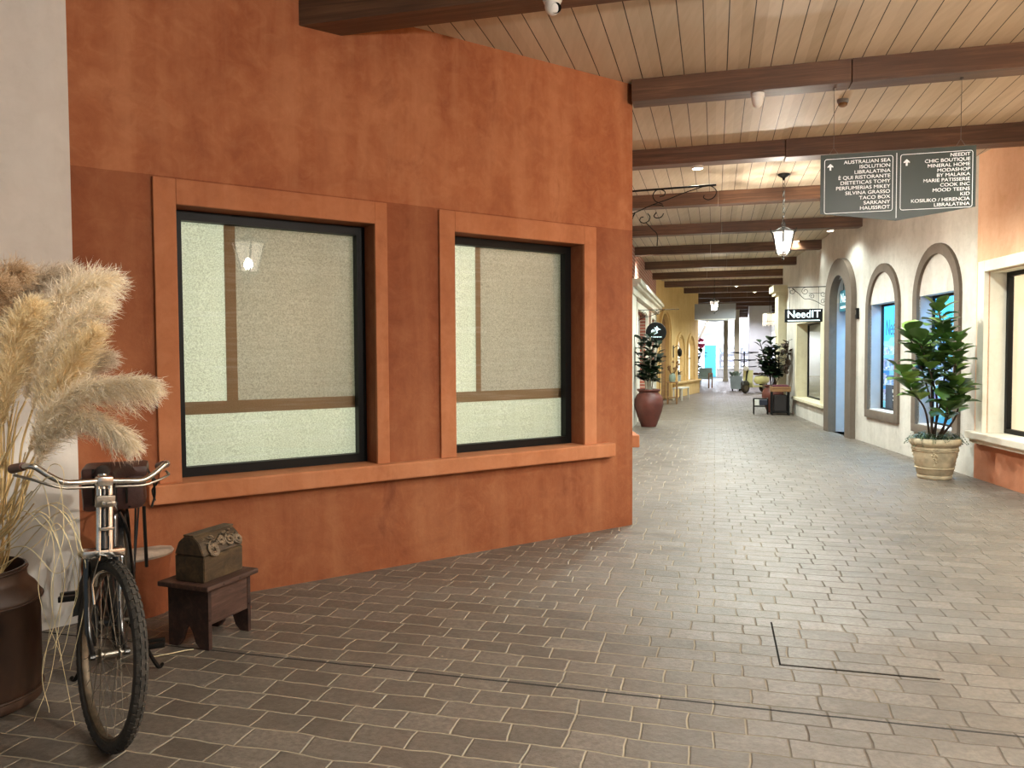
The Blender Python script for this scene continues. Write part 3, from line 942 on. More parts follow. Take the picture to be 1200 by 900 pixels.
# ---- cameras and detector on the beams
t = thing('security_camera', 'white turret security camera under the beam at the top', 'camera', (pc(-.93, 4.50).x, pc(-.93, 4.50).y, CEIL - .183), R(12))
bm = NB(); lathe(bm, [(0, 0), (.055, 0), (.058, -.02), (.05, -.04), (0, -.042)], 24); done('mount', bm, 'white_plastic', t, smooth=40)
bm = NB(); bmesh.ops.create_uvsphere(bm, u_segments=24, v_segments=16, radius=.052); bm.transform(Matrix.Translation((0, -.004, -.058)) @ Matrix.Diagonal((.9, .9, 1., 1))); done('eyeball', bm, 'white_plastic', t, smooth=60)
bm = NB(); lathe(bm, [(0, 0), (.026, 0), (.030, -.012), (.028, .01)], 20); bm.transform(Matrix.Translation((.012, -.036, -.078)) @ Matrix.Rotation(R(-52), 4, 'X') @ Matrix.Rotation(R(10), 4, 'Y')); done('lens', bm, 'dark_glass', t, smooth=40)
t = thing('security_camera', 'small white dome camera beneath the second beam, right of centre', 'camera', (2.005, 6.31, CEIL - .18))
bm = NB(); lathe(bm, [(0, 0), (.052, 0), (.052, -.03), (.046, -.032)], 24); done('base', bm, 'white_plastic', t, smooth=40)
bm = NB(); lathe(bm, [(.046, -.03), (.044, -.06), (.034, -.09), (.018, -.108), (0, -.114)], 24); done('dome', bm, 'white_plastic', t, smooth=60)
t = thing('smoke_detector', 'brownish smoke detector on the ceiling planks by the board wires', 'detector', (3.0, 7.02, CEIL))
bm = NB(); lathe(bm, [(0, 0), (.05, 0), (.05, -.02), (.042, -.032), (.042, -.03)], 20); done('base', bm, 'grey_board', t, smooth=40)
bm = NB(); lathe(bm, [(.03, -.03), (.036, -.04), (.036, -.055), (.02, -.065), (0, -.066)], 20); done('sensor', bm, 'tan_wood', t, smooth=40)

# ---- hanging directory boards
t = thing('hanging_directory_sign', 'dark green two-panel directory board with white shop names hanging on wires', 'sign', (pc(1.0, 6.64).x, pc(1.0, 6.64).y, 0), -CORR)
P0 = pc(1.0, 6.64)
def su(x, y):                               # along the board from its hanging point
    d = FW + RT * ((x - 600) / F_PX) - UP * ((y - 450) / F_PX)
    n = CDIR; k = (n.dot(P0 - Vector((0, 0, 0)))) / d.dot(n)
    q = EYE + d * k
    return (q - P0).dot(PDIR), q.z
TL, TM, TR = (-.076 - .005, 3.072), (.352, 3.072), (.866, 3.072)
uL, uM, uR = su(961.5, 200)[0], su(1050.5, 200)[0], su(1143.5, 200)[0]
zt = su(1050, 176.5)[1]; zb = su(962, 251)[1]; zm = su(1051, 258.5)[1]
bm = NB(); prism(bm, [(uL, zt), (uR, zt), (uR, zb), (uM, zm), (uL, zb)], -.006, .006); done('board', bm, 'sign_board', t)
def border(bm, a, b, z0, z1, r=.018, w=.004):
    pts = []
    for cx, cz, s in ((b - r, z1 - r, 0), (a + r, z1 - r, 90), (a + r, z0 + r, 180), (b - r, z0 + r, 270)):
        pts += [(cx + r * math.cos(R(s + q)), cz + r * math.sin(R(s + q))) for q in (0, 30, 60, 90)]
    inn = []
    for cx, cz, s in ((b - r, z1 - r, 0), (a + r, z1 - r, 90), (a + r, z0 + r, 180), (b - r, z0 + r, 270)):
        inn += [(cx + (r - w) * math.cos(R(s + q)), cz + (r - w) * math.sin(R(s + q))) for q in (0, 30, 60, 90)]
    n = len(pts)
    for i in range(n):
        j = (i + 1) % n
        quad(bm, *[(q[0], -.0085, q[1]) for q in (pts[i], pts[j], inn[j], inn[i])])
bL = (uL + .028, uM - .026); bR = (uM + .026, uR - .022)
bz1 = zt - .035; bz0 = bz1 - .432
for a, b in (bL, bR):
    bm = NB(); border(bm, a, b, bz0, bz1); done('border_line', bm, 'white_print', t)
    bm = NB()
    x, z, k = a + .045, bz1 - .065, .022
    prism(bm, [(x - k * .28, z - k * 1.1), (x + k * .28, z - k * 1.1), (x + k * .28, z + .1 * k), (x + k, z - k * .1), (x + k * .95, z + k * .3), (x, z + k * 1.25), (x - k * .95, z + k * .3), (x - k, z - k * .1), (x - k * .28, z + .1 * k)], -.0085, -.006)
    done('arrow', bm, 'white_print', t)
bm = NB(); box(bm, uM - .002, uM + .002, -.0085, -.006, zm + .02, zt - .02); done('middle_line', bm, 'white_print', t)
L1 = 'AUSTRALIAN SEA\nISOLUTION\nLIBRALATINA\nÈ QUI RISTORANTE\nDIETETICAS TOMY\nPERFUMERIAS MIKEY\nSILVINA GRASSO\nTACO BOX\nSARKANY\nHAUSSROT'
L2 = 'NEEDIT\nCHIC BOUTIQUE\nMINERAL HOME\nMODASHOP\nBY MALAIKA\nMARIE PATISSERIE\nCOOK INC\nMOOD TEENS\nKID\nKOSIUKO / HERENCIA\nLIBRALATINA'
def lines(txt, x, ztop, zbot, size):
    ls = txt.split('\n')
    for i, s_ in enumerate(ls):
        text('lettering', s_, size, 'white_print', t, (x, -.008, ztop + (zbot - ztop) * i / (len(ls) - 1)), 'RIGHT', xs=1.12)
lines(L1, bL[1] - .018, bz1 - .035, bz0 + .032, .039)
lines(L2, bR[1] - .018, bz1 - .028, bz0 + .028, .037)
for x in (su(977, 180)[0], su(1126, 165)[0]):
    bm = NB()
    tube(bm, [(x, 0, CEIL - .18), (x, 0, zt + .05)], .0022, 6)
    tube(bm, [(x - .035, 0, zt), (x, 0, zt + .055), (x + .035, 0, zt)], .0022, 6)
    lathe(bm, [(0, CEIL - .165), (.012, CEIL - .165), (.012, CEIL - .20), (0, CEIL - .205)], 10, (x, 0, 0))
    done('hanging_wire', bm, 'wire', t)

t = thing('hanging_board', 'pale grey hanging board far down the passage behind the second lantern', 'sign', (0, 0, 0), 0)
c0 = at(838, 366, 25.5); t.location = (c0.x, c0.y, 0); t.rotation_euler = (0, 0, -CORR)
bm = NB(); prism(bm, [(-.66, 3.12), (.66, 3.12), (.66, 2.60), (0, 2.52), (-.66, 2.60)], -.012, .012); done('board', bm, 'grey_board', t)
bm = NB(); box(bm, -.66, .66, -.014, .014, 2.585, 2.62); done('lower_edge', bm, 'white_paint', t)
for x in (-.5, .5): bm = NB(); tube(bm, [(x, 0, 3.1), (x, 0, CEIL)], .004, 6); done('hanging_wire', bm, 'wire', t)

# ---- wrought iron brackets
def spiral(c, r0, r1, a0, turns, n=26):
    return [(c[0] + (r0 + (r1 - r0) * i / n) * math.cos(a0 + turns * 2 * PI * i / n), c[1] + (r0 + (r1 - r0) * i / n) * math.sin(a0 + turns * 2 * PI * i / n)) for i in range(n + 1)]
def xz(pts): return [(x, 0, z) for x, z in pts]
def bracket_bm(L, H, r=.008):
    """sign arm: bar on top, S-scrolls below, x away from the wall"""
    bm = NB()
    tube(bm, [(0, 0, 0), (L, 0, 0)], r * 1.3, 8)
    return bm
# large bracket on the side of the orange building
bx, by = 1.035, 8.55
def wpt(x, y): 
    p = at(x, y, by - (0) ); return p
t = thing('scroll_bracket', 'black wrought iron scroll bracket near the ceiling beside the orange corner', 'bracket', (bx, by, 0), -CORR)
k_ = by / F_PX * 1.02
def bp(zx, zy):             # sketch units of the scrollwork to metres (x out from wall, z up)
    return ((zx + 2) * 0.00172, 3.25 - (zy - 132) * 0.00150)
bm = NB()
tube(bm, xz([bp(-20, 132), bp(690, 118)]), .011, 8)
done('arm', bm, 'black_metal', t, smooth=50)
bm = NB()
def sk(pts, r=.006): tube(bm, spline(xz([bp(*p) for p in pts]), 6), r, 6)
sk([(-15, 330), (40, 350), (100, 330), (190, 285), (300, 235), (400, 200), (500, 160), (610, 125)])
sk([(610, 125), (660, 125), (690, 160), (680, 200), (645, 220), (615, 205), (618, 185)])
sk([(300, 235), (350, 240), (370, 250)]); sk([(365, 235), (320, 210), (303, 170), (320, 135), (350, 128), (378, 145), (372, 172), (345, 178)])
sk([(190, 285), (160, 340), (140, 420)], .004)
sk([(270, 295), (285, 320), (275, 350), (245, 362), (222, 345), (228, 322), (245, 318)]); sk([(258, 358), (300, 410), (330, 450), (330, 530)], .006)
sk([(325, 290), (310, 315), (325, 330), (355, 325), (370, 300)])
sk([(-15, 260), (40, 252), (72, 270), (60, 300), (30, 305)]); sk([(-15, 400), (40, 400), (65, 420), (50, 445), (25, 440)]); sk([(-15, 480), (40, 488), (90, 470), (130, 430), (190, 290)], .005)
done('scrollwork', bm, 'black_metal', t, smooth=50)
bm = NB(); box(bm, -.03, .006, -.02, .02, 2.75, 3.38, .004); done('wall_plate', bm, 'black_metal', t)

# lit shop sign on its bracket beside the arched door
N0 = loc_of(R1, RW_ROT, 5.72, 0, 0)
t = thing('scroll_bracket', 'slim black scroll bracket above the lit shop sign by the arched door', 'bracket', (N0.x, N0.y, 0), PI - CORR)
bm = NB(); tube(bm, [(0, 0, 2.74), (.74, 0, 2.74)], .008, 8); tube(bm, [(.015, 0, 2.30), (.015, 0, 2.80)], .011, 8); done('arm', bm, 'black_metal', t, smooth=50)
bm = NB()
for c, r, a0, tn in (((.66, 2.66), .06, PI / 2, 1.2), ((.42, 2.66), .07, PI / 2, -1.3), ((.30, 2.56), .05, 0, 1.3), ((.10, 2.60), .055, PI, 1.2), ((.10, 2.46), .05, PI, -1.2)):
    tube(bm, xz(spiral(c, r, r * .3, a0, tn)), .005, 6)
tube(bm, spline(xz([(.66, 2.72), (.54, 2.62), (.44, 2.52), (.34, 2.51), (.22, 2.46), (.12, 2.40), (.02, 2.36)]), 6), .006, 6)
tube(bm, xz([(.36, 2.62), (.05, 2.62)]), .004, 6)
done('scrollwork', bm, 'black_metal', t, smooth=50)
t = thing('shop_sign', 'black box sign with glowing white letters NeedIT hanging by the arched door', 'sign', (N0.x, N0.y, 0), -CORR)
bm = NB(); box(bm, -.79, -.11, -.05, .05, 2.07, 2.32, .008); done('sign_box', bm, 'sign_black', t)
text('lettering', 'NeedIT', .20, 'neon', t, (-.45, -.053, 2.215), extrude=.004, xs=.98)
bm = NB(); box(bm, -.74, -.16, -.053, -.05, 2.092, 2.106); done('underline', bm, 'neon', t)
for x in (-.70, -.18): bm = NB(); tube(bm, [(x, 0, 2.31), (x, 0, 2.74)], .004, 6); done('hanging_rod', bm, 'black_metal', t)
# small lit sign in the head of the door
D0 = loc_of(R1, RW_ROT, 4.93, -.12, 0)
t = thing('door_sign', 'small teal sign with lit letters fixed in the head of the arched door', 'sign', (D0.x, D0.y, 0), RW_ROT)
bm = NB(); box(bm, -.44, .44, -.03, .03, 2.24, 2.62, .008); done('sign_box', bm, 'teal_sign', t)
text('lettering', 'NeedIT', .25, 'neon_soft', t, (0, .034, 2.47), face='back', xs=.95)
bm = NB(); box(bm, -.36, .36, .03, .034, 2.29, 2.33); done('underline', bm, 'neon_soft', t)
bm = NB(); tube(bm, [(-.30, 0, 2.62), (-.30, 0, 2.75)], .006, 6); tube(bm, [(.30, 0, 2.62), (.30, 0, 2.75)], .006, 6); box(bm, -.46, .46, -.015, .015, 2.60, 2.625); done('hanger', bm, 'black_metal', t)
I0 = loc_of(R1, RW_ROT, 4.03, 0, 0)
t = thing('door_intercom', 'small black intercom box on the pale wall right of the arched door', 'intercom', (I0.x, I0.y, 2.14), RW_ROT)
bm = NB(); box(bm, -.03, .03, 0, .05, -.09, .09, .008); done('case', bm, 'black_frame', t)
bm = NB(); box(bm, -.018, .018, .05, .054, -.02, .06, .002); done('speaker', bm, 'steel', t)

# round black sign with its bracket on the left
G0 = Vector((3.20, 17.0, 0)); gw = 2.25 + (17 - 15) * .2546
t = thing('scroll_bracket', 'thin black bracket carrying the round sign on the left front', 'bracket', (gw, 17.15, 0), -CORR)
bm = NB(); tube(bm, [(0, 0, 2.45), (.95, 0, 2.45)], .007, 8); done('arm', bm, 'black_metal', t, smooth=50)
bm = NB()
for c, r, a0, tn in (((.2, 2.36), .07, PI / 2, 1.2), ((.45, 2.38), .06, PI / 2, -1.2)): tube(bm, xz(spiral(c, r, r * .3, a0, tn)), .005, 6)
tube(bm, spline(xz([(0, 2.15), (.15, 2.27), (.35, 2.32), (.6, 2.44)]), 6), .006, 6)
done('scrollwork', bm, 'black_metal', t, smooth=50)
t = thing('round_shop_sign', 'round black sign with a white folded bird emblem above the urn plant', 'sign', (G0.x - .01, G0.y, 1.95), -CORR)
bm = NB(); b = NB(); lathe(b, [(0, -.03), (.215, -.03), (.225, -.02), (.225, .02), (.215, .03), (0, .03)], 40); b.transform(Matrix.Rotation(PI / 2, 4, 'X')); merge(bm, b); done('disc', bm, 'sign_black', t, smooth=40)
bm = NB()
for poly in ([(-.10, -.035), (-.105, .03), (-.06, .065), (-.055, .03), (-.075, .01), (-.07, -.03)], [(-.05, -.05), (-.015, -.06), (.035, -.03), (.03, .02), (.06, .045), (.11, .05), (.05, .08), (.02, .13), (-.005, .09), (-.04, .10), (-.02, .06), (.0, .03), (.0, -.015), (-.03, -.025)], [(-.06, .0), (-.04, .05), (-.02, .04), (-.035, .0)]):
    prism(bm, [(x, z + .01) for x, z in poly], -.034, -.03)
done('emblem', bm, 'neon_soft', t)
bm = NB(); x = -.13
for w_ in (.02, .03, .018, .026, .022, .03, .02, .024, .02): box(bm, x, x + w_ - .006, -.034, -.03, -.115, -.09); x += w_ + .006
done('small_lettering', bm, 'neon_soft', t)
bm = NB(); tube(bm, [(0, 0, .22), (0, 0, .5)], .005, 6); done('hanging_rod', bm, 'black_metal', t)

# ---- bicycle ------------------------------------------------------------
BK_ROT = math.atan2(-.917, .40)
BK = Vector((-1.557 - .40 * 1.05, 2.863 + .917 * 1.05, 0))
bike = thing('bicycle', 'old black bicycle with chrome handlebars parked before the orange wall', 'bicycle', BK, BK_ROT)
AX = .352
p_top, p_bot = Vector((.835, 0, .95)), Vector((.885, 0, .74))
axis = (p_top - p_bot).normalized()
ST = Matrix.Translation(p_bot) @ Matrix.Rotation(R(21.4), 4, axis) @ Matrix.Translation(-p_bot)
def wheel(name, cx, mtx):
    I = mtx if mtx is not None else Matrix.Identity(4)
    c = (cx, 0, AX)
    bm = NB(); ring(bm, c, (0, 1, 0), .328, .024, 64, 10, I)
    ty = done(name, bm, 'tyre', bike, smooth=60)
    bm = NB()
    n = 60                                                  # tread blocks
    for i in range(n):
        for s in (-1, 0, 1):
            a = 2 * PI * (i + (.5 if s else 0)) / n
            m = I @ Matrix.Translation(c) @ Matrix.Rotation(a, 4, 'Y') @ Matrix.Rotation(s * .62, 4, 'X') if False else I @ Matrix.Translation(c) @ Matrix.Rotation(a, 4, 'Y') @ Matrix.Translation((0, 0, .328)) @ Matrix.Rotation(-s * .62, 4, 'X') @ Matrix.Translation((0, 0, .0245))
            box(bm, -.0125, .0125, -.0065, .0065, -.002, .0022, 0, m)
    done('tread', bm, 'tyre', ty)
    bm = NB()
    b = NB(); prof = [(.313, -.016), (.300, -.012), (.296, 0), (.300, .012), (.313, .016)]
    seg = 64; rows = []
    for i in range(seg):
        a = 2 * PI * i / seg
        rows.append([b.verts.new(I @ Vector((cx + r * math.cos(a), y, AX + r * math.sin(a)))) for r, y in prof])
    for i in range(seg):
        for k in range(4):
            b.faces.new((rows[i][k], rows[(i + 1) % seg][k], rows[(i + 1) % seg][k + 1], rows[i][k + 1]))
    merge(bm, b); done('rim', bm, 'rim', ty, smooth=40)
    bm = NB()
    for i in range(36):
        s = 1 if i % 2 else -1
        a = 2 * PI * i / 36; ah = a + (.9 if (i // 2) % 2 else -.9)
        tube(bm, [(cx + .02 * math.cos(ah), s * .032, AX + .02 * math.sin(ah)), (cx + .300 * math.cos(a), s * .004, AX + .300 * math.sin(a))], .0012, 4, True, I)
    done('spokes', bm, 'steel', ty)
    bm = NB()
    for y0, y1, r in ((-.05, .05, .008), (-.034, .034, .014), (-.036, -.030, .026), (.030, .036, .026)):
        tube(bm, [(cx, y0, AX), (cx, y1, AX)], r, 14, True, I)
    done('hub', bm, 'steel', ty, smooth=40)
    return ty
wheel('front_wheel', 1.05, ST); wheel('rear_wheel', 0, None)
def bpart(name, fn, mat, mtx=None, parent=None, smooth=45):
    bm = NB(); fn(bm)
    if mtx is not None: bm.transform(mtx)
    return done(name, bm, mat, parent or bike, smooth=smooth)
# frame
def f_(bm):
    BB = (.44, 0, .29); sc_ = (.27, 0, .80)
    tube(bm, [BB, sc_], .0165, 12); tube(bm, [(.285, 0, .755), p_top - axis * .03], .0155, 12); tube(bm, [BB, p_bot + axis * .03], .0175, 12)
    tube(bm, [p_bot - axis * .0, p_top + axis * .0], .021, 14)
    for s in (-1, 1):
        tube(bm, spline([(.43, s * .03, .29), (.25, s * .05, .32), (0, s * .058, AX)], 4), .010, 8)
        tube(bm, spline([(.28, s * .018, .755), (.2, s * .05, .63), (0, s * .058, AX)], 4), .009, 8)
        tube(bm, [(0, s * .058, AX), (-.10, s * .09, .80 - .06)], .005, 6)
    tube(bm, [(.44, -.04, .29), (.44, .04, .29)], .022, 14)
bpart('frame', f_, 'black_paint')
def f_(bm):
    for s in (-1, 1):
        tube(bm, spline([p_bot + Vector((.0, s * .055, -.03)), Vector((.92, s * .057, .58)), Vector((.975, s * .058, .43)), Vector((1.05, s * .058, AX))], 6), [.0145] * 7 + [.013] * 6 + [.010] * 6, 10)
        tube(bm, [(1.05, s * .052, AX), (1.05, s * .07, AX)], .014, 8)
    tube(bm, [p_bot - axis * .02, p_bot + axis * .03], .026, 14)
bpart('fork', f_, 'black_paint', ST)
bpart('fork_crown', lambda bm: box(bm, .855, .915, -.078, .078, .690, .722, .008), 'chrome', ST)
def mud(cx, a0, a1):
    def g(bm):
        n = 22; rows = []
        for i in range(n + 1):
            a = R(a0 + (a1 - a0) * i / n); row = []
            for k in range(7):
                y = -.034 + .068 * k / 6; r = .372 + .010 * (1 - (y / .034) ** 2)
                row.append(bm.verts.new((cx + r * math.cos(a), y, AX + r * math.sin(a))))
            rows.append(row)
        for i in range(n):
            for k in range(6): bm.faces.new((rows[i][k], rows[i + 1][k], rows[i + 1][k + 1], rows[i][k + 1]))
    return g
bpart('front_mudguard', mud(1.05, 86, 172), 'black_paint', ST); bpart('rear_mudguard', mud(0, 20, 200), 'black_paint')
# handlebar: straight middle, rising ends, grips swept back
hz = .985
hc = Vector((.845, 0, hz))
def hb(s): return [hc + Vector((0, s * .0, 0)), hc + Vector((.012, s * .10, -.002)), hc + Vector((.012, s * .145, 0)), hc + Vector((0, s * .19, .022)), hc + Vector((-.02, s * .235, .055)), hc + Vector((-.035, s * .253, .060)), hc + Vector((-.075, s * .266, .054)), hc + Vector((-.17, s * .276, .035))]
def f_(bm):
    for s in (-1, 1): tube(bm, spline(hb(s), 6), .0115, 12)
    tube(bm, [p_top - axis * .01, p_top + axis * .06], .016, 14); tube(bm, [p_top + axis * .05, hc], .014, 12)
    box(bm, hc.x - .02, hc.x + .02, -.03, .03, hz - .02, hz + .018, .008)
    for s in (-1, 1): tube(bm, [(hc.x + .005, s * .022, hz - .015), (p_bot.x + .022, s * .022, .72)], .0105 if s > 0 else .0085, 10)
h = bpart('handlebar', f_, 'chrome', ST)
for s in (-1, 1):
    bpart('grip', lambda bm: tube(bm, [hc + Vector((-.075, s * .266, .054)), hc + Vector((-.185, s * .278, .032))], [.0165, .019], 14), 'grip', ST, h)
    bpart('brake_lever', lambda bm: tube(bm, spline([hc + Vector((.014, s * .04, -.022)), hc + Vector((.018, s * .15, -.020)), hc + Vector((-.01, s * .25, .012)), hc + Vector((-.12, s * .285, .016))], 5), .0052, 8), 'steel', ST, h)
def f_(bm):
    for s in (-1, 1):
        tube(bm, [(hc.x + .02, s * .018, hz - .03), (p_bot.x + .032, s * .018, .70)], .0042, 6)
        tube(bm, [(p_bot.x + .032, s * .018, .70), (.955, s * .05, .60), (.98, s * .045, .53)], .004, 6)
    tube(bm, spline([(.98, -.045, .60), (1.0, -.04, .655), (1.0, .04, .655), (.98, .045, .60)], 4), .006, 8)
    for z in (.90, .80): box(bm, p_bot.x + .015, p_bot.x + .04, -.024, .024, z, z + .012, .002)
bpart('brake_rods', f_, 'chrome', ST)
bpart('lamp_bracket', lambda bm: (box(bm, .865, .885, -.035, .035, .885, .93, .004), box(bm, .88, .93, -.012, .012, .90, .912, .002)), 'steel', ST)
# saddle with its bag
def f_(bm):
    g = []
    for i in range(13):
        t_ = i / 12; x = .44 - .28 * t_
        w_ = .022 + .105 * max(0, (t_ - .25) / .75) ** 1.3 * (1 if t_ < .93 else .93)
        g.append([bm.verts.new((x, w_ * math.sin(PI * (k / 12 - .5)) , .955 + .02 * t_ - .05 * abs(math.sin(PI * (k / 12 - .5))) ** 3 - (.015 if i in (0, 12) else 0))) for k in range(13)])
    for i in range(12):
        for k in range(12): bm.faces.new((g[i][k], g[i + 1][k], g[i + 1][k + 1], g[i][k + 1]))
    bmesh.ops.solidify(bm, geom=bm.faces[:], thickness=.012)
sd = bpart('saddle', f_, 'leather')
def f_(bm):
    tube(bm, [(.272, 0, .78), (.262, 0, .90)], .013, 10)
    for s in (-1, 1):
        tube(bm, spline([(.42, s * .015, .93), (.28, s * .03, .895), (.18, s * .06, .91)], 4), .0045, 6)
        tube(bm, [(.19 + .018 * math.cos(q * .9), s * .065 + .018 * math.sin(q * .9), .86 + .009 * q) for q in range(9)], .004, 6)
bpart('springs', f_, 'black_metal', None, sd)
def f_(bm):
    n, mz = 10, 8
    box(bm, -.02, .20, -.135, .135, .745, .935, .03)
    for v in bm.verts:
        v.co.y += .012 * math.sin(v.co.z * 40); 
bg_ = bpart('saddle_bag', f_, 'leather')
bpart('bag_flap', lambda bm: box(bm, -.03, .205, -.142, .142, .90, .955, .02), 'leather', None, bg_)
for pts in ([(.20, -.09, .95), (.215, -.09, .88), (.212, -.09, .78)], [(.20, .05, .95), (.215, .05, .88), (.212, .05, .78)], [(.15, .14, .93), (.16, .165, .87), (.14, .17, .80), (.15, .155, .74)], [(.12, .14, .90), (.13, .18, .86), (.12, .16, .82), (.14, .17, .77)]):
    bpart('strap', lambda bm: tube(bm, spline(pts, 5), .0055, 6), 'black_metal', None, bg_)
# chain guard, cranks, pedals, stand, carrier
def f_(bm):
    tube(bm, [(.44, -.075, .29), (.44, -.085, .29)], .10, 28)
    box(bm, .0, .46, -.085, -.06, .225, .375, .012)
bpart('chain_guard', f_, 'black_paint')
def f_(bm):
    tube(bm, [(.44, -.10, .29), (.44, .10, .29)], .010, 10)
    tube(bm, [(.44, -.10, .29), (.50, -.11, .44)], .010, 8); tube(bm, [(.44, .10, .29), (.38, .11, .14)], .010, 8)
ck = bpart('crank', f_, 'steel')
for y0, x_, z_ in ((-.115, .50, .44), (.115, .38, .14)):
    sgn = 1 if y0 > 0 else -1
    def f_(bm):
        for dx in (-.032, .032): box(bm, x_ + dx - .011, x_ + dx + .011, min(y0, y0 + sgn * .09), max(y0, y0 + sgn * .09), z_ - .012, z_ + .012, .003)
        tube(bm, [(x_, y0 - sgn * .01, z_), (x_, y0 + sgn * .085, z_)], .007, 8)
    bpart('pedal', f_, 'black_metal', None, ck)
def f_(bm):
    for s in (-1, 1): tube(bm, spline([(.36, s * .03, .29), (.34, s * .10, .16), (.33, s * .17, .012), (.30, s * .19, .008)], 5), .009, 8)
    box(bm, .31, .40, -.04, .04, .26, .30, .005)
bpart('stand', f_, 'black_metal')
def f_(bm):
    for s in (-1, 1):
        tube(bm, [(.20, s * .06, .76), (-.30, s * .07, .75)], .006, 6); tube(bm, [(-.02, s * .062, AX), (-.20, s * .07, .75)], .005, 6)
    for i in range(4): tube(bm, [(-.28 + .1 * i, -.07, .75), (-.28 + .1 * i, .07, .75)], .005, 6)
    tube(bm, [(.14, .12, .745), (.12, .125, .44)], .008, 6)
bpart('carrier', f_, 'black_metal')

# ---- stool and chest ------------------------------------------------------
sl = Vector((.36, .933, 0)); ST_ROT = math.atan2(.933, .36)      # local x along the long front, +y towards the wall
stool = thing('plank_stool', 'small dark five-board wooden stool standing by the orange wall', 'stool', (-1.53, 3.806, 0), ST_ROT)
bm = NB(); box(bm, -.035, .345, -.03, .295, .308, .334, .006); done('top', bm, 'board_wood', stool)
for x in (0.0, .29):
    bm = NB()
    prism(bm, [(0, 0), (.055, 0), (.085, .03), (.105, .085), (.13, .125), (.155, .085), (.175, .03), (.205, 0), (.26, 0), (.26, .308), (0, .308)], x, x + .022, Matrix(((0, 1, 0, 0), (1, 0, 0, 0), (0, 0, 1, 0), (0, 0, 0, 1))))
    done('end_board', bm, 'dark_wood', stool)
for y in (.002, .236):
    bm = NB(); box(bm, .0221, .2899, y, y + .018, .125, .3079, .003); done('apron', bm, 'board_wood', stool)
for x, z in ((.011, .30), (.30, .30), (.011, .15), (.30, .15), (.08, .32), (.2, .32)):
    bm = NB(); tube(bm, [(x, -.004 if z < .31 else -.032, z), (x, .004, z)], .005, 8); done('peg', bm, 'dark_wood', stool)
chest = thing('carved_chest', 'small aged wooden chest with a carved humped lid on the stool', 'chest', Vector((-1.53, 3.806, .3345)) + sl * .012 + Vector((-.933, .36, 0)) * .035, ST_ROT)
def chest_sec(zc): return None
sec = [(0, 0), (.185, 0), (.187, .135), (.160, .20), (.118, .232), (.066, .232), (.028, .20), (-.002, .135)]
YZ = Matrix(((0, 1, 0, 0), (1, 0, 0, 0), (0, 0, 1, 0), (0, 0, 0, 1)))
bm = NB(); prism(bm, [(0, 0), (.185, 0), (.187, .132), (-.002, .132)], 0, .285, YZ); bmesh.ops.bevel(bm, geom=bm.edges[:], offset=.004, segments=2, affect='EDGES'); done('box_body', bm, 'chest_wood', chest)
bm = NB(); prism(bm, [(.1875, .136), (.160, .20), (.118, .232), (.066, .232), (.028, .20), (-.0025, .136)], -.002, .287, YZ); bmesh.ops.bevel(bm, geom=bm.edges[:], offset=.004, segments=2, affect='EDGES')
ld = done('lid', bm, 'chest_wood', chest)
bm = NB(); box(bm, -.004, .289, .06, .125, .230, .240, .003); done('top_slat', bm, 'chest_wood', ld)
rnd = random.Random(3); bm = NB()
def on_lid(x, s):                                           # point on the lid's front slope, s from its lower edge to the crown
    q = [(-.004, .135), (.0265, .201), (.066, .234)]
    k = 0 if s < .65 else 1; f = s / .65 if k == 0 else (s - .65) / .35
    return Vector((x, q[k][0] + (q[k + 1][0] - q[k][0]) * f, q[k][1] + (q[k + 1][1] - q[k][1]) * f))
for cx, s0, rad in ((.075, .22, .043), (.20, .45, .032), (.255, .35, .03), (.14, .55, .028)):
    for w_ in range(5):
        a0 = rnd.random() * 6; pts = []
        for i in range(14):
            a = a0 + i * .45; r = rad * (1 - .05 * i) * (.6 + .1 * w_)
            p = on_lid(min(.28, max(.01, cx + r * math.cos(a))), min(1, max(-.15, s0 + r * 9 * math.sin(a))))
            pts.append(p + Vector((0, -.006 - rnd.random() * .006, .002)))
        tube(bm, spline(pts, 2), .0035 + rnd.random() * .002, 5)
for i in range(46):
    x = .02 + rnd.random() * .25; s = .2 + rnd.random() * .7
    p = on_lid(x, s); d = Vector((rnd.uniform(-.03, .03), 0, rnd.uniform(-.014, .014)))
    tube(bm, spline([p, p + d * .5 + Vector((0, -.012, .003)), p + d + Vector((0, -.004, 0))], 3), .0035, 5)
done('carving', bm, 'carving', ld, smooth=60)

# low plaster bollard in the wall corner behind the bicycle
B1 = A + Vector((-.8254, -.5645, 0)) * 3.93
t = thing('plaster_bollard', 'low round orange plaster bollard with a worn pale top behind the bicycle', 'bollard', (B1.x, B1.y, 0), OR_ROT)
bm = NB(); n = 20
def half(bm, prof):
    rows = [[bm.verts.new((r * 1.25 * math.cos(PI * k / n), r * .95 * math.sin(PI * k / n), z)) for k in range(n + 1)] for r, z in prof]
    for a, b in zip(rows, rows[1:]):
        for k in range(n): bm.faces.new((a[k], a[k + 1], b[k + 1], b[k]))
    bm.faces.new(rows[-1])
half(bm, [(.17, 0), (.165, .10), (.168, .25), (.18, .315), (.185, .335)]); done('shaft', bm, 'bollard', t, smooth=50)
bm = NB(); half(bm, [(.185, .333), (.19, .345), (.18, .362), (.13, .372), (.02, .374)]); done('worn_cap', bm, 'worn_cap', t, smooth=50)

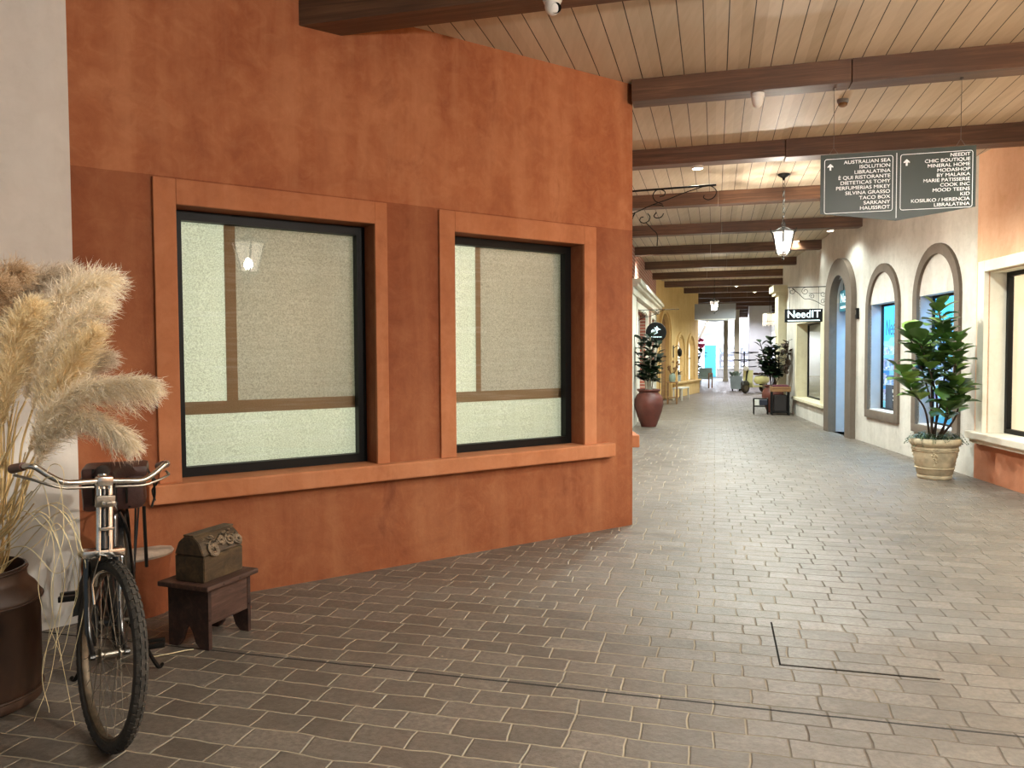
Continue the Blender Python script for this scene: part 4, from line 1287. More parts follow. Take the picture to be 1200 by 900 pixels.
# ---- brown can with pampas --------------------------------------------------
CAN = Vector((-2.305, 3.23, 0))
t = thing('metal_churn', 'large dark brown metal churn holding the pampas grass', 'churn', CAN)
bm = NB(); lathe(bm, [(r, z * .915) for r, z in [(0, .0), (.235, 0), (.25, .012), (.252, .055), (.246, .065), (.250, .09), (.252, .46), (.258, .475), (.258, .495), (.25, .51), (.235, .54), (.212, .565), (.203, .585), (.203, .64), (.196, .64), (.196, .585), (.2, .56), (.2, .45), (0, .45)]], 48); cb = done('body', bm, 'pot_metal', t, smooth=40)
for z, r in ((.06, .252), (.485, .259), (.625, .204)): bm = NB(); ring(bm, (0, 0, z * .915), (0, 0, 1), r, .006, 48, 8); done('hoop', bm, 'pot_metal', cb, smooth=60)

def ribbon(bm, pts, w, seed_dir):
    n = len(pts); vs = []
    for i, p in enumerate(pts):
        tg = (pts[min(i + 1, n - 1)] - pts[max(i - 1, 0)])
        s = tg.cross(seed_dir)
        s = s.normalized() if s.length > 1e-9 else Vector((1, 0, 0))
        k = w * (1 - .8 * i / (n - 1))
        vs.append((bm.verts.new(p - s * k), bm.verts.new(p + s * k)))
    for a, b in zip(vs, vs[1:]): bm.faces.new((a[0], a[1], b[1], b[0]))

def pampas(label, stalk, plume, mat, width=.075, n=2300, droop=.4, seed=0, blades=()):
    """stalk/plume: way points (pixel-sketched once, then true positions at their distance)"""
    rn = random.Random(seed)
    base = CAN + Vector((rn.uniform(-.10, .10), rn.uniform(-.10, .10), .413))
    t = thing('pampas_grass', label, 'pampas grass', base, 0, 'pampas grass stems in the churn')
    neck = CAN + Vector((rn.uniform(-.07, .13), rn.uniform(-.12, .10), .60))
    sp = [at(*p) for p in plume]
    st = [base, neck] + [at(*p) for p in stalk] + [sp[0]]
    bm = NB(); tube(bm, [p - base for p in spline(st, 5)], .0042, 6); sk_ = done('stalk', bm, 'straw', t, smooth=60)
    S = spline(sp, 10); L = [0]
    for a, b in zip(S, S[1:]): L.append(L[-1] + (b - a).length)
    tot = L[-1]
    def pos(u):
        d = u * tot
        for i in range(len(S) - 1):
            if L[i + 1] >= d or i == len(S) - 2:
                f = (d - L[i]) / max(1e-9, L[i + 1] - L[i]); return S[i].lerp(S[i + 1], min(1, f)), (S[i + 1] - S[i]).normalized()
    bm = NB()
    tube(bm, [p - base for p in S], [.004 * (1 - .7 * i / (len(S) - 1)) for i in range(len(S))], 5)
    for i in range(n):
        u = rn.random() ** .9 * .97
        p, tg = pos(u)
        o = tg.orthogonal().normalized(); o = Quaternion(tg, rn.random() * 2 * PI) @ o
        prof = min(1, .25 + u * 3.2) * (1 - max(0, (u - .72) / .28) * .55)
        ln = width * 2.05 * prof * rn.uniform(.65, 1.15)
        ang = R(rn.uniform(14, 42))
        d = tg * math.cos(ang) + o * math.sin(ang)
        g = Vector((0, 0, -1)) * droop
        q1 = p + d * ln * .5 + g * ln * .10; q2 = p + d * ln + g * ln * .45 + o * ln * .08 * rn.uniform(-1, 1)
        ribbon(bm, [p - base, q1 - base, q2 - base], rn.uniform(.0009, .0017), Vector((rn.uniform(-1, 1), rn.uniform(-1, 1), rn.uniform(-1, 1))))
        for _ in range(1 + i % 2):                      # fine side hairs
            f = rn.uniform(.3, .95); c = (p.lerp(q2, f))
            e = (d + Vector((rn.uniform(-1, 1), rn.uniform(-1, 1), rn.uniform(-1, 1))) * .7).normalized() * ln * .28
            ribbon(bm, [c - base, c + e - base + g * ln * .05], .0012, Vector((rn.uniform(-1, 1), rn.uniform(-1, 1), rn.uniform(-1, 1))))
    done('plume', bm, mat, t)
    for bl in blades:
        bm = NB(); P = [p - base for p in spline([neck + Vector((rn.uniform(-.03, .03), 0, -.05))] + [at(*p) for p in bl], 8)]
        tube(bm, P, [.0026 * (1 - .6 * i / (len(P) - 1)) for i in range(len(P))], 4)
        done('leaf_blade', bm, 'blade', t, smooth=60)
    return t
Y = 3.15
pampas('brown pampas plume at the far left edge, highest of the bunch', [(2, 560, 3.3), (-4, 450, 3.32)], [(-8, 420, 3.34), (-6, 360, 3.34), (8, 325, 3.32), (26, 318, 3.28)], 'plume_brown', .07, 2000, .5, 1)
pampas('greyish brown pampas plume arching against the white wall', [(6, 560, 3.38), (8, 470, 3.42)], [(10, 430, 3.44), (18, 370, 3.46), (40, 333, 3.46), (84, 316, 3.42)], 'plume_grey', .085, 2600, .75, 2, [[(40, 600, 3.1), (72, 660, 3.05), (62, 780, 3.0), (40, 845, 2.95)]])
pampas('tall cream pampas plume leaning right with a blunt tip before the orange wall', [(8, 580, 3.2), (18, 500, 3.2)], [(30, 470, 3.2), (52, 400, 3.2), (85, 345, 3.18), (132, 326, 3.14)], 'plume', .085, 2600, .45, 3, [[(60, 590, 3.05), (95, 640, 3.0), (80, 740, 2.98), (70, 775, 2.96)]])
pampas('second cream pampas plume just below the tallest leaning one', [(12, 590, 3.12), (26, 520, 3.12)], [(38, 480, 3.10), (62, 420, 3.08), (95, 372, 3.06), (124, 352, 3.04)], 'plume', .072, 2400, .5, 4, [[(50, 615, 3.0), (62, 700, 2.98), (50, 790, 2.97)]])
pampas('tan pampas plume with a narrow upright tip in front', [(14, 600, 3.02), (26, 550, 3.02)], [(34, 530, 3.02), (58, 480, 3.02), (85, 430, 3.0), (113, 386, 2.98)], 'plume_tan', .065, 2200, .4, 5, [[(70, 600, 3.0), (92, 650, 2.98), (90, 700, 2.97), (85, 660, 2.95)]])
pampas('lowest cream pampas plume drooping right over the handlebars', [(16, 610, 2.96), (28, 560, 2.96)], [(40, 535, 2.96), (60, 485, 2.96), (92, 458, 2.95), (138, 449, 2.93), (181, 449, 2.92)], 'plume', .066, 3000, .85, 6, [[(55, 560, 2.9), (75, 620, 2.9), (60, 690, 2.9), (70, 760, 2.9), (88, 850, 2.9)]])
pampas('shaggy cream pampas plume hanging below the drooping one', [(16, 615, 2.98), (30, 575, 2.98)], [(40, 548, 2.97), (66, 505, 2.96), (100, 490, 2.94), (134, 502, 2.92), (158, 520, 2.9)], 'plume', .055, 2200, .9, 7, [[(40, 580, 2.93), (60, 545, 2.92), (75, 560, 2.9), (55, 640, 2.9)]])
pampas('pale greyish pampas tuft peeping out behind the tan plume', [(20, 590, 3.28), (45, 520, 3.28)], [(60, 490, 3.28), (85, 450, 3.28), (108, 425, 3.27), (126, 418, 3.26)], 'plume_grey', .06, 1800, .5, 8, [[(15, 620, 3.0), (60, 592, 2.97), (95, 640, 2.95), (100, 700, 2.95), (82, 785, 2.95)], [(30, 560, 3.0), (58, 600, 2.96), (45, 690, 2.95), (72, 770, 2.95)]])
pampas('broad greyish pampas plume in the middle of the bunch', [(6, 580, 3.22), (12, 500, 3.25)], [(18, 460, 3.26), (34, 410, 3.26), (56, 370, 3.26), (78, 345, 3.24)], 'plume_grey', .08, 2200, .5, 9, [[(12, 640, 3.0), (50, 605, 2.96), (76, 680, 2.95), (50, 780, 2.95), (58, 835, 2.95)], [(20, 600, 3.0), (60, 622, 2.96), (92, 606, 2.95)], [(25, 640, 3.0), (66, 672, 2.96), (95, 645, 2.95)]])
pampas('tan pampas plume low at the left edge of the bunch', [(0, 600, 3.05), (0, 530, 3.05)], [(2, 500, 3.05), (10, 440, 3.05), (22, 390, 3.04), (40, 355, 3.02)], 'plume_tan', .075, 2200, .5, 10, [[(40, 640, 3.0), (70, 615, 2.98), (92, 690, 2.97), (62, 760, 2.96)]])
pampas('brown pampas plume cut off at the left border', [(-30, 560, 3.2), (-30, 480, 3.2)], [(-30, 440, 3.2), (-26, 390, 3.2), (-16, 350, 3.2), (0, 330, 3.18)], 'plume_brown', .08, 2000, .5, 11)
# bare dry stalks in the churn
sticks = [(-4, 500, 3.1), (4, 480, 3.05), (12, 520, 3.0), (18, 500, 3.2), (24, 540, 3.05), (30, 530, 3.15), (36, 560, 3.0), (8, 540, 2.98), (40, 590, 3.1), (-10, 530, 3.0), (22, 470, 3.25), (2, 560, 2.98), (28, 580, 2.97), (15, 455, 3.3), (-6, 470, 3.05), (6, 530, 2.96), (16, 560, 2.95), (20, 510, 3.02), (26, 500, 3.1), (33, 555, 2.98), (10, 500, 3.0), (0, 520, 3.0), (14, 590, 2.94), (24, 600, 2.95), (38, 575, 3.02), (-2, 585, 2.96)]
for i, p in enumerate(sticks):
    rn = random.Random(100 + i)
    a0 = CAN + Vector((rn.uniform(-.12, .12), rn.uniform(-.12, .12), .413)); e = at(*p); nk = CAN + Vector((rn.uniform(-.1, .14), rn.uniform(-.13, .05), .60))
    bm = NB(); P = [q - a0 for q in spline([a0, nk, nk.lerp(e, .5) + Vector((rn.uniform(-.01, .01), 0, 0)), e], 5)]
    tube(bm, P, [.005 * (1 - .5 * k / (len(P) - 1)) for k in range(len(P))], 5)
    o = done('dry_stalk', bm, 'blade' if i % 3 == 0 else 'straw', None, a0, smooth=60); tag(o, 'bare straw-coloured stalk rising straight from the brown churn', 'stalk', 'bare stalks in the churn')
bm = NB(); S0_ = Vector((-1.78, 3.72, .004)); tube(bm, spline([(0, 0, 0), (.07, .03, .004), (.14, .07, .006), (.17, .09, .003)], 6), .0028, 5)
tag(done('fallen_straw', bm, 'blade', None, S0_, smooth=60), 'single pale straw lying on the paving below the stool', 'straw')

# ---- plants -----------------------------------------------------------------
def leaf(bm, p, d, up, L, W, curl=.25, nl=5):
    d = d.normalized(); s = d.cross(up)
    s = s.normalized() if s.length > 1e-6 else d.orthogonal().normalized()
    u = s.cross(d).normalized()
    rows = []
    for i in range(nl + 1):
        t = i / nl
        w = W * (math.sin(PI * (t ** 1.25)) ** .75 if 0 < t < 1 else 0.02)
        c = p + d * L * t - u * curl * L * t * t
        rows.append([bm.verts.new(c - s * w + u * w * .28), bm.verts.new(c - s * w * .5 + u * w * .06), bm.verts.new(c), bm.verts.new(c + s * w * .5 + u * w * .06), bm.verts.new(c + s * w + u * w * .28)])
    for a, b in zip(rows, rows[1:]):
        for k in range(4): bm.faces.new((a[k], a[k + 1], b[k + 1], b[k]))

def leafy(bm, path, rn, n, L, W, start=.45, spread=1.0, lift=.35, whorl=False):
    P = spline(path, 8)
    for i in range(n):
        f = start + (1 - start) * (i + rn.random() * .6) / n
        k = min(len(P) - 2, int(f * (len(P) - 1)))
        p = P[k].lerp(P[k + 1], f * (len(P) - 1) - k) if f < 1 else P[-1]
        a = i * 2.4 + rn.uniform(-.4, .4)
        d = Vector((math.cos(a) * spread, math.sin(a) * spread, lift + rn.uniform(-.35, .55) + (.6 if f > .92 else 0)))
        l = L * rn.uniform(.75, 1.15)
        leaf(bm, p + d.normalized() * .03, d, Vector((0, 0, 1)), l, W * l / L, rn.uniform(.1, .4))

# stone pot with fiddle-leaf fig by the arched wall
FP = Vector((4.96, 8.98, 0))
pot = thing('stone_pot', 'aged cream stone pot with garland relief by the arched pale wall', 'pot', FP)
bm = NB(); lathe(bm, [(0, 0), (.175, 0), (.183, .01), (.186, .035), (.18, .05), (.19, .06), (.232, .30), (.238, .345), (.246, .352), (.246, .37), (.24, .378), (.262, .40), (.276, .42), (.276, .455), (.262, .475), (.235, .475), (.225, .45), (.215, .41), (0, .41)], 48); pb = done('pot_body', bm, 'stone_pot', pot, smooth=40)
rn = random.Random(5)
for ang in (-118, -28, 62, 152):
    bm = NB()
    for z, r, n in ((.345, .034, 6), (.30, .030, 6), (.26, .024, 5), (.215, .018, 4), (.18, .012, 3)):
        for k in range(n):
            b = NB(); bmesh.ops.create_icosphere(b, subdivisions=1, radius=.011)
            R0_ = .18 + (z - .05) * .21; a = R(ang) + rn.uniform(-1, 1) * r / R0_
            b.transform(Matrix.Translation((R0_ * math.cos(a), R0_ * math.sin(a), z + rn.uniform(-.018, .018)))); merge(bm, b)
    done('garland_relief', bm, 'stone_pot', pb, smooth=80)
bm = NB()
for z, r in ((.13, .207), (.335, .240)): ring(bm, (0, 0, z), (0, 0, 1), r, .006, 48, 6)
done('raised_band', bm, 'stone_pot', pb, smooth=80)
bm = NB(); lathe(bm, [(0, .425), (.15, .432), (.222, .42)], 24); done('soil', bm, 'soil', pot)
t = thing('fiddle_leaf_fig', 'tall fiddle-leaf fig growing in the aged stone pot on the right', 'plant', FP + Vector((0, 0, .42)))
rn = random.Random(11)
def fp(x, y, Y): return at(x, y, Y) - (FP + Vector((0, 0, .42)))
stems = [([(1102, 512, 8.93), (1098, 470, 8.93), (1088, 430, 8.88), (1078, 402, 8.83)], 10), ([(1100, 512, 8.93), (1084, 480, 8.83), (1068, 458, 8.78), (1056, 436, 8.73)], 11), ([(1105, 512, 8.93), (1106, 450, 8.98), (1106, 400, 8.98), (1100, 362, 8.93)], 18),
         ([(1108, 512, 8.93), (1113, 470, 8.83), (1119, 430, 8.78), (1122, 398, 8.73)], 13), ([(1110, 512, 8.93), (1119, 490, 8.83), (1124, 465, 8.73), (1125, 452, 8.73)], 11), ([(1103, 512, 8.93), (1090, 470, 9.03), (1076, 420, 8.98), (1064, 392, 8.93)], 12), ([(1107, 512, 8.93), (1110, 490, 8.73), (1108, 472, 8.68)], 6), ([(1104, 512, 8.93), (1092, 430, 9.03), (1090, 400, 9.03)], 6)]
bm = NB(); bl = NB()
for path, n in stems:
    P = [fp(*q) for q in path]
    b0 = Vector((rn.uniform(-.05, .05), rn.uniform(-.05, .05), 0)); P[0] = b0
    SP = spline(P, 6); tube(bm, SP, [.014 * (1 - .55 * k / (len(SP) - 1)) for k in range(len(SP))], 8)
    leafy(bl, P, rn, int(n * 2.1), .20, .10, .40, .9, .55)
done('stems', bm, 'bark', t, smooth=60); done('foliage', bl, 'fig', t, smooth=60)
t = thing('ground_fern', 'low trailing fern greenery around the foot of the fiddle-leaf fig', 'plant', FP + Vector((0, 0, .43)))
bm = NB()
for i in range(90):
    a = rn.random() * 2 * PI; r0 = rn.uniform(.02, .17); p = Vector((r0 * math.cos(a), r0 * math.sin(a), 0)); o = Vector((math.cos(a), math.sin(a), 0))
    ln = rn.uniform(.10, .2); pts = [p, p + o * ln * .5 + Vector((0, 0, rn.uniform(.05, .11))), p + o * ln + Vector((0, 0, rn.uniform(-.04, .06)))]
    S = spline(pts, 5); 
    for k in range(1, len(S)):
        for s in (-1, 1):
            d = (S[k] - S[k - 1]).normalized() + (S[k] - S[k - 1]).cross(Vector((0, 0, 1))).normalized() * s
            leaf(bm, S[k], d, Vector((0, 0, 1)), .03, .007, .2, 2)
done('fronds', bm, 'fern', t, smooth=60)

# terracotta urn with a dark plant on the left
def urn(label, loc, s=1.0, prof=None):
    t = thing('terracotta_urn', label, 'urn', loc)
    bm = NB(); lathe(bm, [(r * s, z * s) for r, z in ([(0, 0), (.145, 0), (.152, .02), (.20, .14), (.255, .30), (.285, .44), (.278, .54), (.24, .62), (.195, .665), (.19, .685), (.225, .71), (.232, .725), (.225, .74), (.19, .735), (.17, .70), (.17, .64), (0, .64)])], 40)
    done('body', bm, 'terracotta', t, smooth=40)
    bm = NB(); lathe(bm, [(0, .66 * s), (.168 * s, .655 * s)], 24); done('soil', bm, 'soil', t)
    return t
UL = Vector((2.78, 15.6, 0))
urn('large round red-brown terracotta urn at the foot of the left fronts', UL, 1.03)
t = thing('broadleaf_plant', 'dark green broadleaf plant growing in the left terracotta urn', 'plant', UL + Vector((0, 0, .67)))
rn = random.Random(21); bm = NB(); bl = NB()
for i in range(11):
    a = i * 2.4; r = rn.uniform(.05, .22)
    P = [Vector((.05 * math.cos(a), .05 * math.sin(a), 0)), Vector((r * .5 * math.cos(a), r * .5 * math.sin(a), .3)), Vector((r * math.cos(a), r * math.sin(a), .40 + .85 * rn.random() * (1 - r * .9)))]
    SP = spline(P, 5); tube(bm, SP, .011, 6); leafy(bl, P, rn, 18, .19, .075, .40, 1.0, .4)
P = [Vector((0, 0, 0)), Vector((.02, 0, .6)), Vector((.03, 0, 1.16))]; tube(bm, spline(P, 5), .011, 6); leafy(bl, P, rn, 30, .20, .08, .35, 1.0, .4)
done('stems', bm, 'pale_stem', t, smooth=60); done('foliage', bl, 'fig_dark', t, smooth=60)

# dark urn with a fig, crate table and metal stool on the right
UR = Vector((6.73, 19.10, 0))
urn('dark red urn behind the crate table by the cream pilaster', UR + Vector((-.22, .05, 0)), .92)
t = thing('broadleaf_plant', 'dark broadleaf plant growing in the right urn beside the cream pilaster', 'plant', UR + Vector((-.22, .05, .60)))
rn = random.Random(31); bm = NB(); bl = NB()
for i in range(12):
    a = i * 2.4; r = rn.uniform(.06, .30)
    P = [Vector((.05 * math.cos(a), .05 * math.sin(a), 0)), Vector((r * .5 * math.cos(a), r * .5 * math.sin(a), .35)), Vector((r * math.cos(a) - .14, r * math.sin(a) * .8, .35 + .8 * rn.random()))]
    tube(bm, spline(P, 5), .012, 6); leafy(bl, P, rn, 20, .20, .085, .40, 1.0, .35)
P = [Vector((0, 0, 0)), Vector((-.02, 0, .6)), Vector((-.05, 0, 1.2))]; tube(bm, spline(P, 5), .012, 6); leafy(bl, P, rn, 30, .21, .08, .35, 1.0, .35)
done('stems', bm, 'bark', t, smooth=60); done('foliage', bl, 'fig_dark', t, smooth=60)
CT = Vector((6.42, 18.38, 0))
t = thing('crate_table', 'small table with a tan slatted top and dark legs before the right urn', 'table', CT, -CORR)
bm = NB(); box(bm, -.23, .23, -.18, .18, .56, .58); 
for z in (.585, .635): box(bm, -.23, .23, -.19, -.175, z, z + .04, .003); box(bm, -.23, .23, .175, .19, z, z + .04, .003)
for x in (-.23, .215): box(bm, x, x + .015, -.18, .18, .58, .68)
done('slatted_top', bm, 'tan_wood', t)
for x in (-.21, .17):
    for y in (-.16, .12):
        bm = NB(); box(bm, x, x + .04, y, y + .04, 0, .56, .004); done('leg', bm, 'black_frame', t)
bm = NB(); box(bm, -.2, .2, -.13, .13, .05, .08, .004); done('shelf', bm, 'black_frame', t)
tag(done('folded_cloth', box(NB(), -.18, .2, -.12, .12, 0, .14, .05), 'cloth_red', None, CT + Vector((0, 0, .581)), -CORR), 'dark folded cloth bundle on top of the tan crate table', 'cloth')
tag(done('storage_bin', box(NB(), -.15, .15, -.11, .11, 0, .40, .02), 'dark_bin', None, CT + Vector((.0, .0, .0805)), -CORR), 'dark bin standing under the tan crate table', 'bin')
t = thing('metal_stool', 'low black tube-framed stool standing out in the passage on the right', 'stool', (6.03, 18.60, 0), -CORR)
for x in (-.16, .16):
    bm = NB(); tube(bm, spline([(x, -.13, 0), (x, -.13, .34), (x, -.11, .38), (x, .11, .38), (x, .13, .34), (x, .13, 0)], 4), .012, 8); done('leg_frame', bm, 'black_metal', t, smooth=50)
bm = NB(); tube(bm, [(-.16, -.13, .19), (.16, -.13, .19)], .009, 6); tube(bm, [(-.16, .13, .19), (.16, .13, .19)], .009, 6); tube(bm, [(-.16, -.12, .375), (.16, -.12, .375)], .010, 6); tube(bm, [(-.16, .12, .375), (.16, .12, .375)], .010, 6); done('crossbar', bm, 'black_metal', t, smooth=50)
bm = NB(); box(bm, -.03, .15, -.125, .12, .22, .35, .01); done('dark_panel', bm, 'navy', t)
bm = NB(); box(bm, -.15, -.04, -.11, .11, .22, .35, .01); done('pale_panel', bm, 'white_paint', t)
# dried hanging by the cream window
H0 = loc_of(S0, S_ROT, 4.15, .10, 1.35)
t = thing('hanging_bouquet', 'dark brown dried bouquet hanging on the wall by the cream window', 'decoration', H0, S_ROT)
rn = random.Random(8); bm = NB(); bl = NB()
for i in range(26):
    p = Vector((rn.uniform(-.2, .2), rn.uniform(-.05, .08), rn.uniform(-.35, .4)))
    tube(bm, spline([Vector((0, 0, .15)), p * .6, p], 3), .008, 5)
    for k in range(3):
        d = Vector((rn.uniform(-1, 1), rn.uniform(-.2, 1), rn.uniform(-1, 1))); leaf(bl, p, d, Vector((0, 0, 1)), .13, .04)
done('stems', bm, 'bark', t, smooth=50); done('dried_leaves', bl, 'bark', t, smooth=50)
bm = NB(); tube(bm, [(0, -.1, .46), (0, -.02, .44), (0, .0, .15)], .008, 6); done('hook', bm, 'black_metal', t)

# ---- shop interiors seen through the panes
for i, (c, lab) in enumerate(((1.04, 'glowing blue display wall behind the arched window with the fig'), (2.915, 'glowing blue display wall behind the middle arched window'), (4.93, 'glowing blue display wall behind the arched door'))):
    D = loc_of(R1, RW_ROT, c, 0, 0)
    t = thing('display_wall', lab, 'display', D, RW_ROT)
    bm = NB(); box(bm, -.9, 1.15, -1.0, -.95, 0, 2.7); done('lit_panel', bm, 'cyan_display', t)
    for k in range(4):
        bm = NB(); box(bm, -.85, 1.1, -.949, -.70, .62 + .27 * k, .64 + .27 * k); sh = done('shelf', bm, 'shop_white', t)
        bm = NB(); x = -.8; rn = random.Random(k + 10 * i)
        while x < .98:
            w_ = rn.uniform(.05, .12); box(bm, x, x + w_, -.92, -.74, .641 + .27 * k, .641 + .27 * k + rn.uniform(.08, .19), .006); x += w_ + rn.uniform(.01, .05)
        done('goods', bm, 'goods', sh)
for c, z0, lab in ((2.915, .60, 'dark navy notice with pale print low in the middle arched window'),):
    D = loc_of(R1, RW_ROT, c + .12, -.235, 0)
    t = thing('window_notice', lab, 'notice', D, RW_ROT)
    bm = NB(); box(bm, -.38, .38, 0, .008, z0 - .02, z0 + .36, .002); done('sheet', bm, 'navy', t)
    bm = NB()
    for z, ws in ((.27, (.07, .05, .08, .05, .06, .05)), (.19, (.12, .05, .1, .08)), (.13, (.08, .12, .05, .1))):
        x = -.30
        for w_ in ws: box(bm, x, x + w_ - .015, .008, .010, z0 + z - (.028 if z > .2 else .012), z0 + z + (.028 if z > .2 else .012)); x += w_ * 1.15
    done('print', bm, 'white_print', t)
D = loc_of(R1, RW_ROT, -.52, -.75, 0)
t = thing('block_tower', 'small stack of tan wooden blocks in the nearest right window', 'ornament', (D.x, D.y, .5005), RW_ROT)
for k in range(4):
    bm = NB(); box(bm, -.12 + .02 * (k % 2), .06 + .02 * (k % 2), -.06, .06, .30 + .075 * k, .30 + .075 * k + .06, .004); done('block', bm, 'tan_wood', t)
bm = NB(); box(bm, -.10, .08, -.05, .05, 0, .3, .004); done('plinth', bm, 'white_paint', t)
D = loc_of(R1, RW_ROT, -.62, -.45, 0)
t = thing('white_vase', 'small white vase on the sill floor of the nearest right window', 'vase', (D.x, D.y, .5005))
bm = NB(); lathe(bm, [(0, 0), (.06, 0), (.085, .06), (.075, .13), (.04, .18), (.05, .21), (.04, .2), (0, .15)], 24); done('body', bm, 'white_paint', t, smooth=50)

# ---- things further down the left side
t = thing('leaning_board', 'tall whitish plank leaning on the left front behind the urn plant', 'board', (3.82, 20.35, 0), B_ROT)
bm = NB(); box(bm, -.15, .15, -.02, .02, 0, 1.45, .01, Matrix.Rotation(R(5), 4, 'Y') @ Matrix.Rotation(R(7), 4, 'X')); done('plank', bm, 'white_paint', t)
TB = Vector((4.72, 22.6, 0))
t = thing('wooden_table', 'small brown wooden table holding a vase before the yellow front', 'table', TB, -CORR)
bm = NB(); box(bm, -.17, .17, -.17, .17, .62, .65, .005); done('top', bm, 'tan_wood', t)
for x in (-.15, .11):
    for y in (-.15, .11):
        bm = NB(); box(bm, x, x + .04, y, y + .04, 0, .62, .004); done('leg', bm, 'tan_wood', t)
bm = NB(); box(bm, -.14, .14, -.13, .13, .18, .20); done('shelf', bm, 'tan_wood', t)
t = thing('flower_vase', 'grey green vase of dried flowers on the small brown table', 'vase', TB + Vector((0, 0, .6502)))
bm = NB(); lathe(bm, [(0, 0), (.08, 0), (.10, .08), (.09, .2), (.06, .24), (.07, .26), (.05, .24), (0, .2)], 20); done('vase', bm, 'jar', t, smooth=50)
bm = NB(); rn = random.Random(4)
for i in range(16):
    p = Vector((rn.uniform(-.2, .2), rn.uniform(-.2, .2), rn.uniform(.35, .62))); tube(bm, [(0, 0, .1), p], .006, 5)
    b = NB(); bmesh.ops.create_icosphere(b, subdivisions=1, radius=.035); b.transform(Matrix.Translation(p)); merge(bm, b)
done('flowers', bm, 'tan_wood', t, smooth=60)
t = thing('white_bench', 'low white metal bench before the yellow front', 'bench', (5.42, 24.6, 0), Y_ROT)
bm = NB(); box(bm, -.5, .5, -.16, .16, .36, .40, .005); done('seat', bm, 'white_paint', t)
for x in (-.47, .43):
    for y in (-.15, .11):
        bm = NB(); box(bm, x, x + .04, y, y + .04, 0, .36); done('leg', bm, 'white_paint', t)
PP = loc_of(Y0, Y_ROT, 2.3, .42, 0)
t = thing('potted_plant', 'small dark potted plant on the ledge of the yellow front', 'plant', (loc_of(Y0, Y_ROT, 2.95, -.1, .5205)))
bm = NB(); lathe(bm, [(0, 0), (.11, 0), (.13, .22), (.11, .22), (0, .18)], 20); done('pot', bm, 'blue_grey', t, smooth=40)
bl = NB(); rn = random.Random(6)
for i in range(40): leaf(bl, Vector((0, 0, .2)), Vector((rn.uniform(-1, 1), rn.uniform(-1, 1), rn.uniform(.2, 1.5))), Vector((0, 0, 1)), rn.uniform(.14, .24), .04)
done('foliage', bl, 'fig_dark', t, smooth=60)
t = thing('wall_lamp', 'dark iron wall lamp between the yellow door and the arched windows', 'lamp', loc_of(Y0, Y_ROT, 3.98, 0, 1.55), Y_ROT)
bm = NB(); box(bm, -.04, .04, 0, .02, -.2, .2, .005); tube(bm, spline([(0, .01, .1), (0, .15, .2), (0, .22, .12)], 4), .01, 6); done('bracket', bm, 'black_metal', t)
bm = NB(); lathe(bm, [(0, .12), (.05, .08), (.08, 0), (.06, -.15), (0, -.18)], 8, (0, .22, 0)); done('lantern_body', bm, 'black_metal', t)
# ---- far end
t = thing('armchair', 'grey green wooden armchair at the far left beyond the yellow front', 'chair', at(825, 447, 33.0) * 1, -CORR - .3); t.location.z = 0
bm = NB(); box(bm, -.28, .28, -.25, .25, .38, .46, .02); done('seat', bm, 'jar', t)
bm = NB(); box(bm, -.28, .28, .2, .26, .46, .85, .02); done('backrest', bm, 'jar', t)
for x in (-.3, .26):
    for y in (-.25, .21):
        bm = NB(); box(bm, x, x + .045, y, y + .045, 0, .62); done('leg', bm, 'tan_wood', t)
    bm = NB(); box(bm, x, x + .045, -.25, .25, .60, .64); done('armrest', bm, 'tan_wood', t)
L_ = at(822, 440, 34.5); L_.z = 0
t = thing('potted_plant', 'tall dark potted plant at the far left behind the grey green armchair', 'plant', L_ + Vector((0, 1.0, 0)))
bm = NB(); lathe(bm, [(0, 0), (.22, 0), (.28, .5), (.24, .5), (0, .45)], 20); done('pot', bm, 'blue_grey', t, smooth=40)
bm = NB(); bl = NB(); rn = random.Random(9)
for i in range(5):
    P = [Vector((0, 0, .45)), Vector((rn.uniform(-.1, .1), rn.uniform(-.1, .1), .9)), Vector((rn.uniform(-.25, .25), rn.uniform(-.2, .2), 1.5 + .3 * rn.random()))]
    tube(bm, spline(P, 4), .014, 6); leafy(bl, P, rn, 16, .3, .1, .2)
done('stems', bm, 'bark', t); done('foliage', bl, 'fig_dark', t, smooth=60)
L_ = at(821, 402, 34.0)
t = thing('flower_ball', 'pink hanging flower ball at the far left end of the yellow front', 'decoration', L_)
bl = NB(); rn = random.Random(12)
for i in range(110):
    d = Vector((rn.gauss(0, 1), rn.gauss(0, 1), rn.gauss(0, 1))).normalized(); leaf(bl, d * .10, d + Vector((rn.uniform(-.3, .3), 0, 0)), Vector((0, 0, 1)), .15, .05, .2, 3)
done('petals', bl, 'pink', t, smooth=60)
bm = NB(); tube(bm, [(0, 0, .1), (0, 0, CEIL - L_.z)], .006, 5); done('cord', bm, 'black_metal', t)
